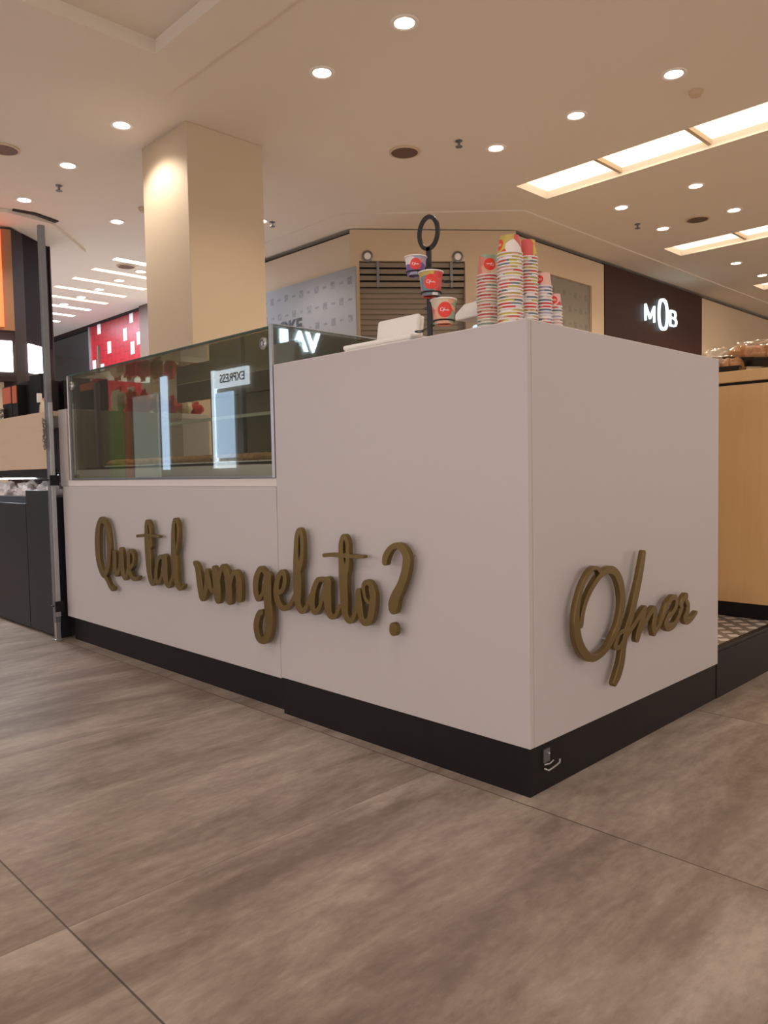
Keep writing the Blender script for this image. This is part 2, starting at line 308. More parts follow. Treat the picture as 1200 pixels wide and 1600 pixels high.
# brush lettering: strokes -> union outline -> extruded mesh
def catmull(pts, step):
    P = [np.array(p, float) for p in pts]
    if len(P) == 1: return [P[0]]
    P = [2*P[0]-P[1]] + P + [2*P[-1]-P[-2]]; out = []
    for i in range(1, len(P)-2):
        a, b, c, d = P[i-1:i+3]; n = max(2, int(np.linalg.norm((c-b)[:2])/step))
        for k in range(n):
            t = k/n; out.append(.5*((2*b)+(-a+c)*t+(2*a-5*b+4*c-d)*t*t+(-a+3*b-3*c+d)*t**3))
    out.append(P[-2]); return out
def outline(strokes, res):
    S = np.array([q for s in strokes for q in catmull(s, res*1.2)])
    lo = S[:, :2].min(0)-.04*0-S[:, 2].max(); hi = S[:, :2].max(0)+S[:, 2].max()
    nx, ny = (np.ceil((hi-lo)/res).astype(int)+1)
    X = lo[0]+np.arange(nx)*res; Y = lo[1]+np.arange(ny)*res; F = np.full((nx, ny), 1e3)
    for x, y, w_ in S:
        r_ = max(w_, .0004)/2; k = r_+res*3
        i0, i1 = max(0, int((x-k-lo[0])/res)), min(nx, int((x+k-lo[0])/res)+2); j0, j1 = max(0, int((y-k-lo[1])/res)), min(ny, int((y+k-lo[1])/res)+2)
        d = np.hypot(X[i0:i1, None]-x, Y[None, j0:j1]-y)-r_
        F[i0:i1, j0:j1] = np.minimum(F[i0:i1, j0:j1], d)
    F = np.minimum(F, 2*res)
    seg = {}
    def ip(i, j, a, b):   # crossing between grid nodes
        fa, fb = F[i, j], F[a, b]; t = fa/(fa-fb); return (X[i]+(X[a]-X[i])*t, Y[j]+(Y[b]-Y[j])*t)
    ins = F < 0
    act = np.argwhere((ins[:-1, :-1] != ins[1:, :-1]) | (ins[:-1, :-1] != ins[:-1, 1:]) | (ins[:-1, :-1] != ins[1:, 1:]))
    for i, j in act:
        c = [ins[i, j], ins[i+1, j], ins[i+1, j+1], ins[i, j+1]]
        k = sum(v << n for n, v in enumerate(map(int, c)))
        E = {0: ('h', i, j), 1: ('v', i+1, j), 2: ('h', i, j+1), 3: ('v', i, j)}
        T = {1: [(0,3)], 2: [(1,0)], 3: [(1,3)], 4: [(2,1)], 5: [(0,3),(2,1)], 6: [(2,0)], 7: [(2,3)], 8: [(3,2)], 9: [(0,2)], 10: [(1,0),(3,2)], 11: [(1,2)], 12: [(3,1)], 13: [(0,1)], 14: [(3,0)]}.get(k, [])
        for a, b in T: seg[E[a]] = E[b]
    def pos(e): return ip(e[1], e[2], e[1]+1, e[2]) if e[0] == 'h' else ip(e[1], e[2], e[1], e[2]+1)
    loops = []
    while seg:
        s, n = seg.popitem(); L = [s]
        while n != s and n in seg: L.append(n); n = seg.pop(n)
        P = [pos(e) for e in L]
        if len(P) > 8: loops.append(P[::2] if len(P) > 30 else P)
    return loops
def lettering(name, strokes, m, parent, place, thick, res=.0016, bev=.0, slim=1.0):
    """place = 4x4 matrix taking local (x right, y up, z out) to world"""
    cu = bpy.data.curves.new(name, 'CURVE'); cu.dimensions = '2D'; cu.fill_mode = 'BOTH'; cu.extrude = thick/2; cu.bevel_depth = bev; cu.bevel_resolution = 1
    strokes = [[(p[0], p[1], max(p[2]*slim-2*bev, .0004)) for p in s] for s in strokes]
    for L in outline(strokes, res):
        sp = cu.splines.new('POLY'); sp.points.add(len(L)-1); sp.use_cyclic_u = True
        for p, q in zip(sp.points, L): p.co = (q[0], q[1], 0, 1)
    tmp = bpy.data.objects.new(name, cu); C.objects.link(tmp)
    me = bpy.data.meshes.new_from_object(tmp.evaluated_get(bpy.context.evaluated_depsgraph_get())); bpy.data.objects.remove(tmp)
    me.transform(Matrix.Translation((0, 0, thick/2))); me.transform(place); me.name = name
    me.materials.clear(); me.materials.append(MT[m])
    o = bpy.data.objects.new(name, me); C.objects.link(o)
    if parent: o.parent = parent
    return o
def text_mesh(name, s, size, m, parent, place, thick=.01, bold=0.0):
    cu = bpy.data.curves.new(name, 'FONT'); cu.body = s; cu.size = size; cu.extrude = thick/2; cu.offset = bold
    tmp = bpy.data.objects.new(name, cu); C.objects.link(tmp)
    me = bpy.data.meshes.new_from_object(tmp.evaluated_get(bpy.context.evaluated_depsgraph_get())); bpy.data.objects.remove(tmp)
    me.transform(Matrix.Translation((0, 0, thick/2))); me.transform(place); me.materials.clear(); me.materials.append(MT[m])
    o = bpy.data.objects.new(name, me); C.objects.link(o)
    if parent: o.parent = parent
    return o
def basis(o, x, y):
    x = Vector(x).normalized(); y = Vector(y).normalized(); z = x.cross(y)
    return Matrix(((x.x, y.x, z.x, o[0]), (x.y, y.y, z.y, o[1]), (x.z, y.z, z.z, o[2]), (0, 0, 0, 1)))
# centre lines of the brush strokes: (across, height, width) in metres
STROKES = {
 'que': [[[-2.219,0.606,0.026],[-2.24,0.607,0.029],[-2.266,0.582,0.036],[-2.282,0.535,0.046],[-2.287,0.482,0.046],[-2.282,0.428,0.04],[-2.26,0.384,0.034],[-2.232,0.365,0.029],[-2.2,0.385,0.031],[-2.177,0.428,0.033],[-2.17,0.477,0.035],[-2.172,0.526,0.033],[-2.182,0.57,0.03],[-2.203,0.599,0.026],[-2.219,0.606,0.024]],[[-2.227,0.364,0.024],[-2.2,0.344,0.023],[-2.18,0.323,0.023],[-2.157,0.31,0.023],[-2.142,0.313,0.017]],[[-2.123,0.467,0.03],[-2.122,0.432,0.033],[-2.12,0.399,0.031],[-2.111,0.38,0.027],[-2.093,0.384,0.023],[-2.075,0.413,0.024],[-2.062,0.451,0.032],[-2.058,0.48,0.035]],[[-2.058,0.48,0.035],[-2.054,0.444,0.035],[-2.05,0.401,0.034],[-2.035,0.372,0.028],[-2.015,0.376,0.022],[-2.001,0.401,0.023]],[[-2.011,0.382,0.02],[-1.973,0.416,0.02],[-1.949,0.437,0.018],[-1.945,0.466,0.018],[-1.957,0.483,0.017],[-1.976,0.485,0.02],[-1.989,0.463,0.028],[-1.992,0.427,0.029],[-1.982,0.395,0.028],[-1.958,0.374,0.021],[-1.928,0.373,0.018],[-1.908,0.381,0.013]]],
 'tal': [[[-1.797,0.517,0.024],[-1.794,0.575,0.017],[-1.801,0.606,0.016],[-1.821,0.61,0.024],[-1.828,0.567,0.027],[-1.823,0.515,0.041],[-1.817,0.46,0.047],[-1.814,0.412,0.038],[-1.802,0.375,0.029],[-1.783,0.368,0.021],[-1.765,0.385,0.021]],[[-1.908,0.552,0.012],[-1.855,0.557,0.013],[-1.798,0.559,0.013],[-1.749,0.559,0.011],[-1.726,0.558,0.009]],[[-1.683,0.475,0.02],[-1.717,0.479,0.018],[-1.738,0.466,0.021],[-1.754,0.431,0.025],[-1.761,0.393,0.025],[-1.748,0.373,0.02],[-1.73,0.382,0.018],[-1.708,0.414,0.016],[-1.695,0.449,0.016]],[[-1.685,0.476,0.035],[-1.687,0.449,0.042],[-1.686,0.409,0.039],[-1.677,0.38,0.029],[-1.657,0.371,0.021],[-1.64,0.39,0.019],[-1.625,0.414,0.02]],[[-1.6,0.502,0.019],[-1.581,0.546,0.015],[-1.576,0.595,0.014],[-1.585,0.624,0.014],[-1.599,0.626,0.02],[-1.611,0.593,0.026],[-1.615,0.527,0.032],[-1.611,0.475,0.043],[-1.608,0.429,0.04],[-1.601,0.39,0.029],[-1.583,0.369,0.022],[-1.562,0.37,0.015],[-1.55,0.381,0.011]]],
 'um': [[[-1.464,0.472,0.018],[-1.448,0.458,0.026],[-1.436,0.421,0.036],[-1.428,0.383,0.038],[-1.422,0.351,0.029],[-1.407,0.351,0.024],[-1.394,0.374,0.026],[-1.384,0.406,0.029],[-1.381,0.447,0.024]],[[-1.381,0.447,0.024],[-1.37,0.417,0.026],[-1.359,0.387,0.022],[-1.345,0.379,0.018]],[[-1.333,0.462,0.023],[-1.322,0.437,0.042],[-1.316,0.397,0.047],[-1.313,0.357,0.041]],[[-1.309,0.413,0.022],[-1.296,0.445,0.023],[-1.281,0.467,0.022],[-1.268,0.47,0.025],[-1.25,0.446,0.032],[-1.241,0.407,0.04],[-1.239,0.359,0.037]],[[-1.233,0.405,0.021],[-1.221,0.439,0.022],[-1.203,0.458,0.019],[-1.188,0.457,0.022],[-1.178,0.437,0.031],[-1.175,0.402,0.034],[-1.176,0.372,0.032]]],
 'ge': [[[-1.016,0.465,0.015],[-1.032,0.479,0.017],[-1.049,0.481,0.022],[-1.07,0.452,0.03],[-1.078,0.417,0.03],[-1.071,0.386,0.025],[-1.054,0.386,0.019],[-1.038,0.403,0.015],[-1.032,0.427,0.015]],[[-1.007,0.46,0.036],[-1.011,0.42,0.043],[-1.011,0.378,0.042],[-1.007,0.327,0.041],[-1.01,0.287,0.038],[-1.024,0.254,0.03],[-1.048,0.243,0.025],[-1.07,0.25,0.028],[-1.08,0.278,0.03],[-1.075,0.307,0.029],[-1.06,0.332,0.023],[-1.046,0.339,0.018]]],
 'elato': [[[-0.95,0.412,0.015],[-0.928,0.424,0.018],[-0.916,0.449,0.02],[-0.917,0.474,0.018],[-0.932,0.481,0.018],[-0.952,0.458,0.024],[-0.962,0.423,0.028],[-0.959,0.389,0.028],[-0.939,0.369,0.023],[-0.914,0.367,0.018],[-0.888,0.384,0.017],[-0.867,0.411,0.017]],[[-0.845,0.489,0.022],[-0.833,0.514,0.022],[-0.825,0.539,0.018],[-0.823,0.575,0.016],[-0.826,0.609,0.015],[-0.836,0.62,0.019],[-0.848,0.597,0.021],[-0.854,0.537,0.025],[-0.851,0.476,0.039],[-0.851,0.428,0.039],[-0.851,0.391,0.031],[-0.838,0.37,0.023],[-0.818,0.372,0.018],[-0.801,0.394,0.017],[-0.786,0.419,0.017]],[[-0.706,0.47,0.016],[-0.733,0.475,0.014],[-0.751,0.47,0.019],[-0.769,0.442,0.023],[-0.779,0.405,0.025],[-0.776,0.379,0.023],[-0.76,0.373,0.019],[-0.743,0.391,0.016],[-0.731,0.419,0.017],[-0.718,0.447,0.016]],[[-0.704,0.47,0.034],[-0.707,0.442,0.037],[-0.706,0.407,0.035],[-0.701,0.378,0.027],[-0.688,0.367,0.018],[-0.67,0.373,0.014],[-0.652,0.401,0.015]],[[-0.621,0.501,0.019],[-0.613,0.53,0.017],[-0.611,0.572,0.014],[-0.613,0.595,0.015],[-0.621,0.609,0.015],[-0.631,0.608,0.017],[-0.639,0.585,0.02],[-0.64,0.545,0.022],[-0.633,0.506,0.036],[-0.632,0.461,0.036],[-0.63,0.415,0.034],[-0.627,0.382,0.026],[-0.612,0.365,0.019],[-0.596,0.37,0.016],[-0.582,0.395,0.017],[-0.571,0.427,0.022],[-0.568,0.454,0.021]],[[-0.719,0.55,0.012],[-0.681,0.554,0.012],[-0.634,0.555,0.013],[-0.588,0.555,0.012],[-0.546,0.557,0.009]],[[-0.568,0.454,0.019],[-0.565,0.425,0.023],[-0.562,0.395,0.024],[-0.552,0.371,0.021],[-0.536,0.369,0.021],[-0.52,0.383,0.024],[-0.51,0.415,0.026],[-0.507,0.451,0.024],[-0.515,0.477,0.018],[-0.531,0.485,0.016],[-0.545,0.475,0.015],[-0.544,0.452,0.012],[-0.537,0.434,0.011],[-0.525,0.427,0.01]]],
 'q': [[[-0.457,0.548,0.02],[-0.453,0.563,0.022],[-0.439,0.582,0.019],[-0.419,0.595,0.016],[-0.401,0.596,0.019],[-0.385,0.587,0.023],[-0.374,0.57,0.026],[-0.374,0.548,0.028],[-0.383,0.516,0.028],[-0.399,0.483,0.029],[-0.417,0.456,0.033],[-0.426,0.434,0.037],[-0.428,0.422,0.034]]],
 'dot': [[[-0.429,0.369,0.027],[-0.429,0.359,0.029]]],
 'of': [[[0.276,0.527,0.015],[0.255,0.54,0.014],[0.229,0.536,0.014],[0.2,0.514,0.015],[0.178,0.484,0.019],[0.162,0.444,0.025],[0.16,0.403,0.035],[0.169,0.363,0.039],[0.196,0.328,0.035],[0.236,0.307,0.025],[0.289,0.313,0.022],[0.335,0.338,0.024],[0.37,0.374,0.028],[0.388,0.413,0.032],[0.391,0.448,0.036],[0.38,0.487,0.038],[0.355,0.517,0.032],[0.321,0.528,0.027],[0.281,0.52,0.021],[0.244,0.498,0.02],[0.212,0.469,0.019],[0.191,0.437,0.02],[0.18,0.403,0.024]],[[0.515,0.556,0.021],[0.504,0.523,0.028],[0.485,0.475,0.031],[0.462,0.429,0.034],[0.438,0.386,0.034],[0.413,0.351,0.031],[0.398,0.311,0.033],[0.387,0.271,0.037],[0.369,0.239,0.037],[0.35,0.219,0.026]],[[0.412,0.354,0.017],[0.376,0.349,0.016],[0.357,0.328,0.022],[0.35,0.316,0.017],[0.373,0.312,0.019],[0.395,0.325,0.021],[0.428,0.345,0.022],[0.468,0.368,0.022],[0.509,0.392,0.023],[0.52,0.397,0.018]],[[0.522,0.398,0.02],[0.506,0.369,0.032],[0.485,0.339,0.036],[0.475,0.319,0.03]],[[0.478,0.327,0.021],[0.513,0.352,0.024],[0.548,0.377,0.024],[0.576,0.39,0.021],[0.581,0.372,0.029],[0.573,0.339,0.033],[0.577,0.319,0.028]],[[0.577,0.32,0.026],[0.604,0.334,0.021],[0.632,0.357,0.021],[0.655,0.385,0.023],[0.67,0.396,0.021],[0.698,0.406,0.022],[0.719,0.398,0.022],[0.717,0.377,0.023],[0.69,0.359,0.022],[0.663,0.353,0.023],[0.651,0.334,0.032],[0.664,0.321,0.033],[0.702,0.322,0.027],[0.733,0.342,0.023],[0.758,0.368,0.023]],[[0.751,0.372,0.021],[0.771,0.395,0.021],[0.79,0.4,0.022],[0.786,0.386,0.023],[0.799,0.369,0.028],[0.795,0.348,0.031],[0.778,0.332,0.03],[0.792,0.319,0.027],[0.824,0.322,0.022],[0.86,0.337,0.016]]],
}

# ================================================================ THE SETTING
def rim(bm, x0, y0, x1, y1, z0, z1):           # four vertical recess walls
    v = lambda *p: bm.verts.new(p)
    for a, b in (((x0,y0),(x1,y0)), ((x1,y0),(x1,y1)), ((x1,y1),(x0,y1)), ((x0,y1),(x0,y0))):
        bm.faces.new((v(*a, z0), v(*b, z0), v(*b, z1), v(*a, z1)))
LAMPS = [  # x, y, label
 (-2.851, 2.623, 'round ceiling downlight with a glowing bulb, nearest the top edge of the photo'),
 (-3.780, 2.633, 'round ceiling downlight with a glowing bulb, between the ceiling recess and the topmost one'),
 (-5.724, 1.883, 'round ceiling downlight close beside the left face of the square column'),
 (-6.957, 1.898, 'round ceiling downlight above the menu screens, right of the round speaker grille'),
 (-8.274, 1.936, 'round ceiling downlight at far left, the lowest of the row running past the column'),
 (-8.310, 3.075, 'round ceiling downlight just left of the column and above the light slots'),
 (-7.109, 4.410, 'round ceiling downlight half hidden by the right edge of the column'),
 (-1.857, 4.768, 'round ceiling downlight at upper right, nearest to the smoke detector'),
 (-2.803, 4.825, 'round ceiling downlight left of the long light strip, middle of its row of three'),
 (-3.731, 4.855, 'round ceiling downlight beside the left end of the long light strip'),
 (-2.825, 7.415, 'round ceiling downlight between the two light strips, nearest the right edge'),
 (-3.769, 7.450, 'round ceiling downlight below the near end of the long light strip'),
 (-2.861, 8.625, 'round ceiling downlight beside the round ceiling grille at right'),
 (-3.814, 8.666, 'round ceiling downlight just above the near end of the second light strip'),
 (-3.857, 11.289, 'small round ceiling downlight below the second light strip, upper of two'),
 (-3.869, 12.458, 'small round ceiling downlight at the right edge, lower of the two under the second strip'),
 (-10.345, 4.436, 'small downlight between the first and second light slots, beside the round grille'),
 (-11.091, 4.436, 'small downlight between the second and third light slots'),
 (-11.884, 4.459, 'small downlight between the third and fourth light slots'),
 (-12.635, 4.469, 'small downlight between the fourth and fifth light slots'),
 (-13.389, 4.467, 'small downlight between the fifth and sixth light slots'),
]
UNSEEN = [(-.95, 4.76), (-1.9, 7.4), (-1.9, 10), (.3, -1.0), (2.6, -2.6), (.2, -3.4), (-2.2, -3.6), (-4.9, -2.4), (-7.2, -.8), (-7.2,-3.6), (-1.9, 2.62), (-.95, 2.62), (-9.2, .2)]
ST = [(-4.23, 5.86, 6.0, 6.50), (-4.27, 9.60, 6.0, 10.20), (-4.27, 13.1, 6.0, 13.65)]   # long light strips x0,y0,x1,y1
COF = (-4.385, -4.5, 3.0, 1.503)
holes = [(x-.07, y-.07, x+.07, y+.07) for x, y, _ in LAMPS] + [(a, b, c, d) for a, b, c, d in ST] + [COF]
xs = sorted({-20, 8} | {h[0] for h in holes} | {h[2] for h in holes}); ys = sorted({-8, 26} | {h[1] for h in holes} | {h[3] for h in holes})
bm = bmesh.new(); V = {}
def gv(x, y):
    if (x, y) not in V: V[x, y] = bm.verts.new((x, y, H))
    return V[x, y]
for x0, x1 in zip(xs, xs[1:]):
    for y0, y1 in zip(ys, ys[1:]):
        cx, cy = (x0+x1)/2, (y0+y1)/2
        if any(h[0] < cx < h[2] and h[1] < cy < h[3] for h in holes): continue
        bm.faces.new((gv(x0,y0), gv(x0,y1), gv(x1,y1), gv(x1,y0)))
a, b, c, d = COF; rim(bm, a, b, c, d, H, H+.085); bm.faces.new([bm.verts.new(p) for p in ((a,b,H+.085),(a,d,H+.085),(c,d,H+.085),(c,b,H+.085))])
for a, b, c, d in ST: rim(bm, a, b, c, d, H, H+.10)
o = link('ceiling', bm, 'ceiling'); struct('c', o=o)
# ceiling frame around the recess, slightly lower than the rest
fr = mk('trim_1', 'ceiling', boxes=[(-4.85,-5,H-.018,-4.385,1.88,H), (-4.385,1.503,H-.018,3.5,1.88,H)]); struct('t', o=fr)
# perimeter soffits
o = mk('trim_2', 'soffit', prisms=[([(-4.62, 6.6), (-4.62, 26), (-5.15, 26), (-5.15, 7.14), (-6.56, 5.42), (-9.0, 5.42), (-9.0, 5.0), (-6.2, 5.0)], 3.982, 4.0)]); struct('t', o=o)

# floor
o = mk('floor', 'floor', boxes=[(-20, -8, -.1, 8, 26, 0)]); struct('f', o=o)

o = mk('floor_bounce', 'bounce_floor', boxes=[(-20, -6, .0, -9.9, 5.65, .006)]); struct('f', o=o)  # unseen pale sheet added to bounce light up to the corridor ceiling

# walls --- back wall (y), chamfered corner with shutter, right wall (x)
bmw = bmesh.new(); box(bmw, -8.72, 5.44, 0, -6.56, 5.6, 3.92); box(bmw, -12.36, 5.66, 0, -8.6, 5.8, 4.0); o = link('wall_back', bmw, 'wall'); struct('w', o=o)
# chamfer wall: frame in local coords along the chamfer
c0 = Vector((-6.56, 5.44, 0)); c1 = Vector((-5.15, 7.16, 0)); L = (c1-c0).length; ang = math.atan2(c1.y-c0.y, c1.x-c0.x)
T = Matrix.Translation(c0) @ Matrix.Rotation(ang, 4, 'Z')   # local x along wall, local +y away from the camera
S0, S1, SZ = .115, 1.53, 3.57                           # shutter opening
def chm(name, m, boxes, parent=None, bevel=0):
    bm = bmesh.new()
    for b_ in boxes: box(bm, *b_)
    bm.transform(T); return link(name, bm, m, parent, bevel)
o = chm('wall_corner', 'tan', [(0,0,0,S0,.2,3.974), (S1,0,0,L,.2,3.974), (S0,0,SZ,S1,.2,3.974)]); struct('w', o=o)
o = mk('trim_4', 'gap', boxes=[(-8.72,5.46,3.92,-6.56,5.6,3.95), (-5.12,7.16,3.92,-5.0,26,3.95)]) ; struct('t', o=o)
X = -5.15
for nm_, bx_ in (('wall_right_corner', (X-.2, 7.16, 0, X, 7.63, 3.92)), ('wall_right_lintel', (X-.2, 7.63, 3.54, X, 9.1, 3.92)), ('wall_right_pier', (X-.2, 9.1, 0, X, 9.46, 3.92)), ('wall_right', (X-.2, 13.05, 0, X, 26, 3.92))):
    o = mk(nm_, 'tan', boxes=[bx_]); struct('w', o=o)
o = mk('trim_5', 'gap', boxes=[(X-.19, 9.46, 0, X-.02, 9.49, 3.95)]); struct('t', o=o)
bpy.data.objects.remove(bpy.data.objects['trim_4'])
o = mk('trim_4', 'gap', boxes=[(-8.72,5.47,3.92,-6.56,5.6,3.95), (X-.2,7.16,3.92,X-.03,26,3.95)]); struct('t', o=o)  # dark strips painted in for the shaded reveal at the wall tops

# square column
o = mk('wall_column', 'column', boxes=[(-6.09, 2.268, 0, -5.256, 3.108, 4.0)], bevel=.006); struct('w', o=o)

# left corridor: store fronts on y = 5.68
o = mk('wall_corridor', 'darkglass', boxes=[(-20, 5.72, 0, -15.05, 5.86, 3.93)]); struct('w', o=o)
o = mk('trim_6', 'dbrown', boxes=[(-20, 5.66, 3.93, -15.05, 5.8, 4.0)]); struct('t', o=o)
o = mk('trim_7', 'steel', boxes=[(-15.09, 5.66, 0, -15.03, 5.74, 3.96)]); struct('t', o=o)
o = mk('trim_8', 'black', boxes=[(-12.78, 5.655, 0, -12.70, 5.76, 4.0), (-15.03, 5.655, 3.95, -12.78, 5.76, 4.0)]); struct('t', o=o)
rw = thing('red_tiled_wall', 'glossy red tiled shopfront with scattered white tiles, behind the column', 'shopfront', (-13.9, 5.68, 0))
mk('tiled_face', 'red', rw, boxes=[(-1.13, 0, 0, 1.12, .08, 3.95)])
for x, z in [(-14.592,3.865),(-13.161,3.887),(-13.439,3.58),(-14.15,3.416),(-12.883,3.435),(-13.148,3.282),(-14.873,3.117),(-14.5,3.0)]:
    mk('white_tile', 'paper', rw, bevel=.005, boxes=[(x+13.9-.075, -.012, z-.12, x+13.9+.075, 0, z+.12)])
mk('pull_handle', 'brown2', rw, boxes=[(-.74, -.05, 2.9, -.68, 0, 3.5)])
o = mk('brown_pillar', 'brown2', boxes=[(-12.70, 5.60, 0, -12.36, 5.9, 4.0)]); tag(o, 'narrow brown pillar between the red shopfront and the column', 'pillar')

# far left store facade (angled)
F = [(-9.62, .75), (-9.24, 2.11), (-9.41, 2.31), (-9.80, 2.80)]
def facade(name, m, i, s0, s1, z0, z1, d0, d1, parent, bevel=0):
    a, b = Vector((*F[i], 0)), Vector((*F[i+1], 0)); L_ = (b-a).length; M_ = Matrix.Translation(a) @ Matrix.Rotation(math.atan2(b.y-a.y, b.x-a.x), 4, 'Z')
    bm = bmesh.new(); box(bm, s0*L_, d0, z0, s1*L_, d1, z1); bm.transform(M_); bm.transform(Matrix.Translation(-parent.location) if parent else Matrix()); return link(name, bm, m, parent, bevel)
fs = thing('corner_shop_front', 'dark brown corner shopfront with white menu screens at far left, floor to ceiling', 'shopfront', (-9.5, 2.0, 0))
facade('orange_panel', 'orange', 0, 0, 1, 2.66, 3.92, 0, .15, fs)
facade('red_light_edge', 'redglow', 0, .70, .915, 2.70, 3.9, -.03, 0, fs)
facade('frame', 'dbrown', 0, 0, 1, 2.02, 2.66, .01, .15, fs)
facade('back_wall', 'wall', 0, 0, .97, 0, 2.02, .10, .2, fs)
facade('frame', 'dbrown', 1, 0, 1, 0, 3.94, 0, .2, fs)
facade('dark_panel', 'maroon', 2, 0, 1, 2.56, 3.95, 0, .15, fs)
facade('dark_panel', 'dbrown', 2, 0, 1, 0, 2.56, .02, .15, fs)
facade('frame', 'dbrown', 2, .965, 1, 0, 3.97, -.02, .15, fs)
m_ = facade('menu_screen', 'screen', 0, .5, .972, 2.135, 2.525, -.04, -.012, fs, .01)
m_ = facade('menu_screen', 'screen', 2, .01, .80, 2.165, 2.545, -.03, 0, fs, .01)
# curved soffit in front of that shop
o = mk('trim_9', 'soffit', prisms=[([(-9.7, .6), (-8.9, 1.4), (-8.72, 1.9), (-8.8, 2.45), (-9.35, 2.95), (-9.75, 3.3), (-10.3, 3.3), (-10.3, .6)], 3.955, 4.0)]); struct('t', o=o)
o = mk('trim_10', 'gap', prisms=[([(-8.66, 1.95), (-8.63, 2.2), (-8.75, 2.52), (-8.83, 2.50), (-8.70, 2.2), (-8.71, 1.95)], 3.985, 3.999)]); struct('t', o=o)  # dark curved strip painted in for a shadow line in the ceiling

# closing walls far away and the walls opposite the counter (seen only as reflections), with added fill panels
o = mk('wall_far', 'tan', boxes=[(-5.15, 25.8, 0, 8, 26, 4)]); struct('w', o=o)
o = mk('wall_corridor_end', 'wall', boxes=[(-20, -8, 0, -19.8, 5.86, 4)]); struct('w', o=o)
o = mk('wall_front', 'opp', boxes=[(-20, -6.2, 0, 4.5, -6.05, 4)]); struct('w', o=o)
def lit(name, m, x0, z0, x1, z1, label, cat, y=-6.04):
    o = mk(name, m, boxes=[(x0, y-.02, z0, x1, y+.03, z1)]); o.location.y = .012; return tag(o, label, cat)
ps = thing('lit_kiosk_sign', 'tall blue-white lit display with dark lettering, reflected in the glass case', 'lit sign', (-10.3, -6.02, 1.0))
mk('lit_header', 'whitelit', ps, boxes=[(-.56, -.02, 1.30, .5, .04, 1.60)])
mk('lit_panel', 'bluelit', ps, boxes=[(-.50, -.02, .08, .02, .03, 1.22)])
mk('lit_frame', 'whitelit', ps, boxes=[(-.58, -.02, -.1, -.51, .05, 1.62), (-.52, -.02, -.1, .02, .04, .02)])
text_mesh('dark_lettering', 'EXPRESS', .205, 'blackink', ps, basis((.46, .045, 1.38), (-1, 0, 0), (0, 0, 1)), .006, .002)
lit('lit_column', 'bluelit', -12.75, .9, -12.55, 2.7, 'slim white lit column reflected left of the lit display', 'lit column')
lit('green_poster', 'greenlit', -15.0, .7, -14.35, 2.3, 'green poster reflected at the left of the glass case', 'poster')
lit('red_panel', 'redlit', -14.3, .7, -14.1, 2.4, 'narrow red panel reflected beside the green poster', 'panel')
lit('window_or_fill_panel', 'shopdim', -13.9, .6, -12.9, 2.4, 'pale lit shop window reflected in the middle of the case', 'shop window')
lit('window_or_fill_panel', 'front_fill', -8.2, .5, -5.4, 2.5, 'wide fill light panel added opposite the counter, left one', 'shop window')  # added unseen panels, this and the next two, fill the counter front with light
lit('window_or_fill_panel', 'front_fill', -4.6, .5, -1.6, 2.5, 'wide fill light panel added opposite the counter, middle one', 'shop window')
lit('window_or_fill_panel', 'front_fill', -.8, .5, 2.6, 2.5, 'wide fill light panel added opposite the counter, right one', 'shop window')
# store on the right, out of frame, whose lit letters show in the side glass
sw = thing('side_shop_sign', 'blue-white lit shop letters reflected in the side glass panel', 'lit sign', (6.1, 5.8, 0))
mk('sign_board', 'opp', sw, boxes=[(0, -3.0, 0, .15, 1.6, 4.0)])
text_mesh('lit_letters', 'VA', .40, 'signlit', sw, basis((-.02, .34, 2.62), (0, -1, 0), (0, 0, 1)), .02, .012)
mk('lit_fragment', 'signlit', sw, prisms=[([(-.03, -.39), (-.01, -.39), (-.01, -.25), (-.03, -.25)], 2.70, 2.90)])
mk('red_panel', 'redlit', sw, boxes=[(-.03, -.40, 1.95, 0, -.16, 2.42)])

# hoardings
hd = thing('printed_hoarding', 'pale grey-blue hoarding printed with small marks, behind the column', 'hoarding', (-7.57, 5.43, 0))
mk('sheet', 'hoard', hd, boxes=[(-1.14, -.02, 0, 1.13-.0, 0.0, 3.47)])
text_mesh('black_lettering', 'OKE', .27, 'blackink', hd, basis((-.53, -.022, 2.79), (1, 0, .0), (0, 0, 1)), .004, .008)
o = mk('corner_post', 'column', boxes=[(-6.45, 5.36, 0, -6.36, 5.44, 3.60)]); bpy.data.objects.remove(o)
h2 = mk('grey_hoarding', 'hoard2', boxes=[(X-.12, 7.63, 0, X-.04, 9.1, 3.54)]); tag(h2, 'grey printed hoarding in the opening just right of the cup stacks', 'hoarding')

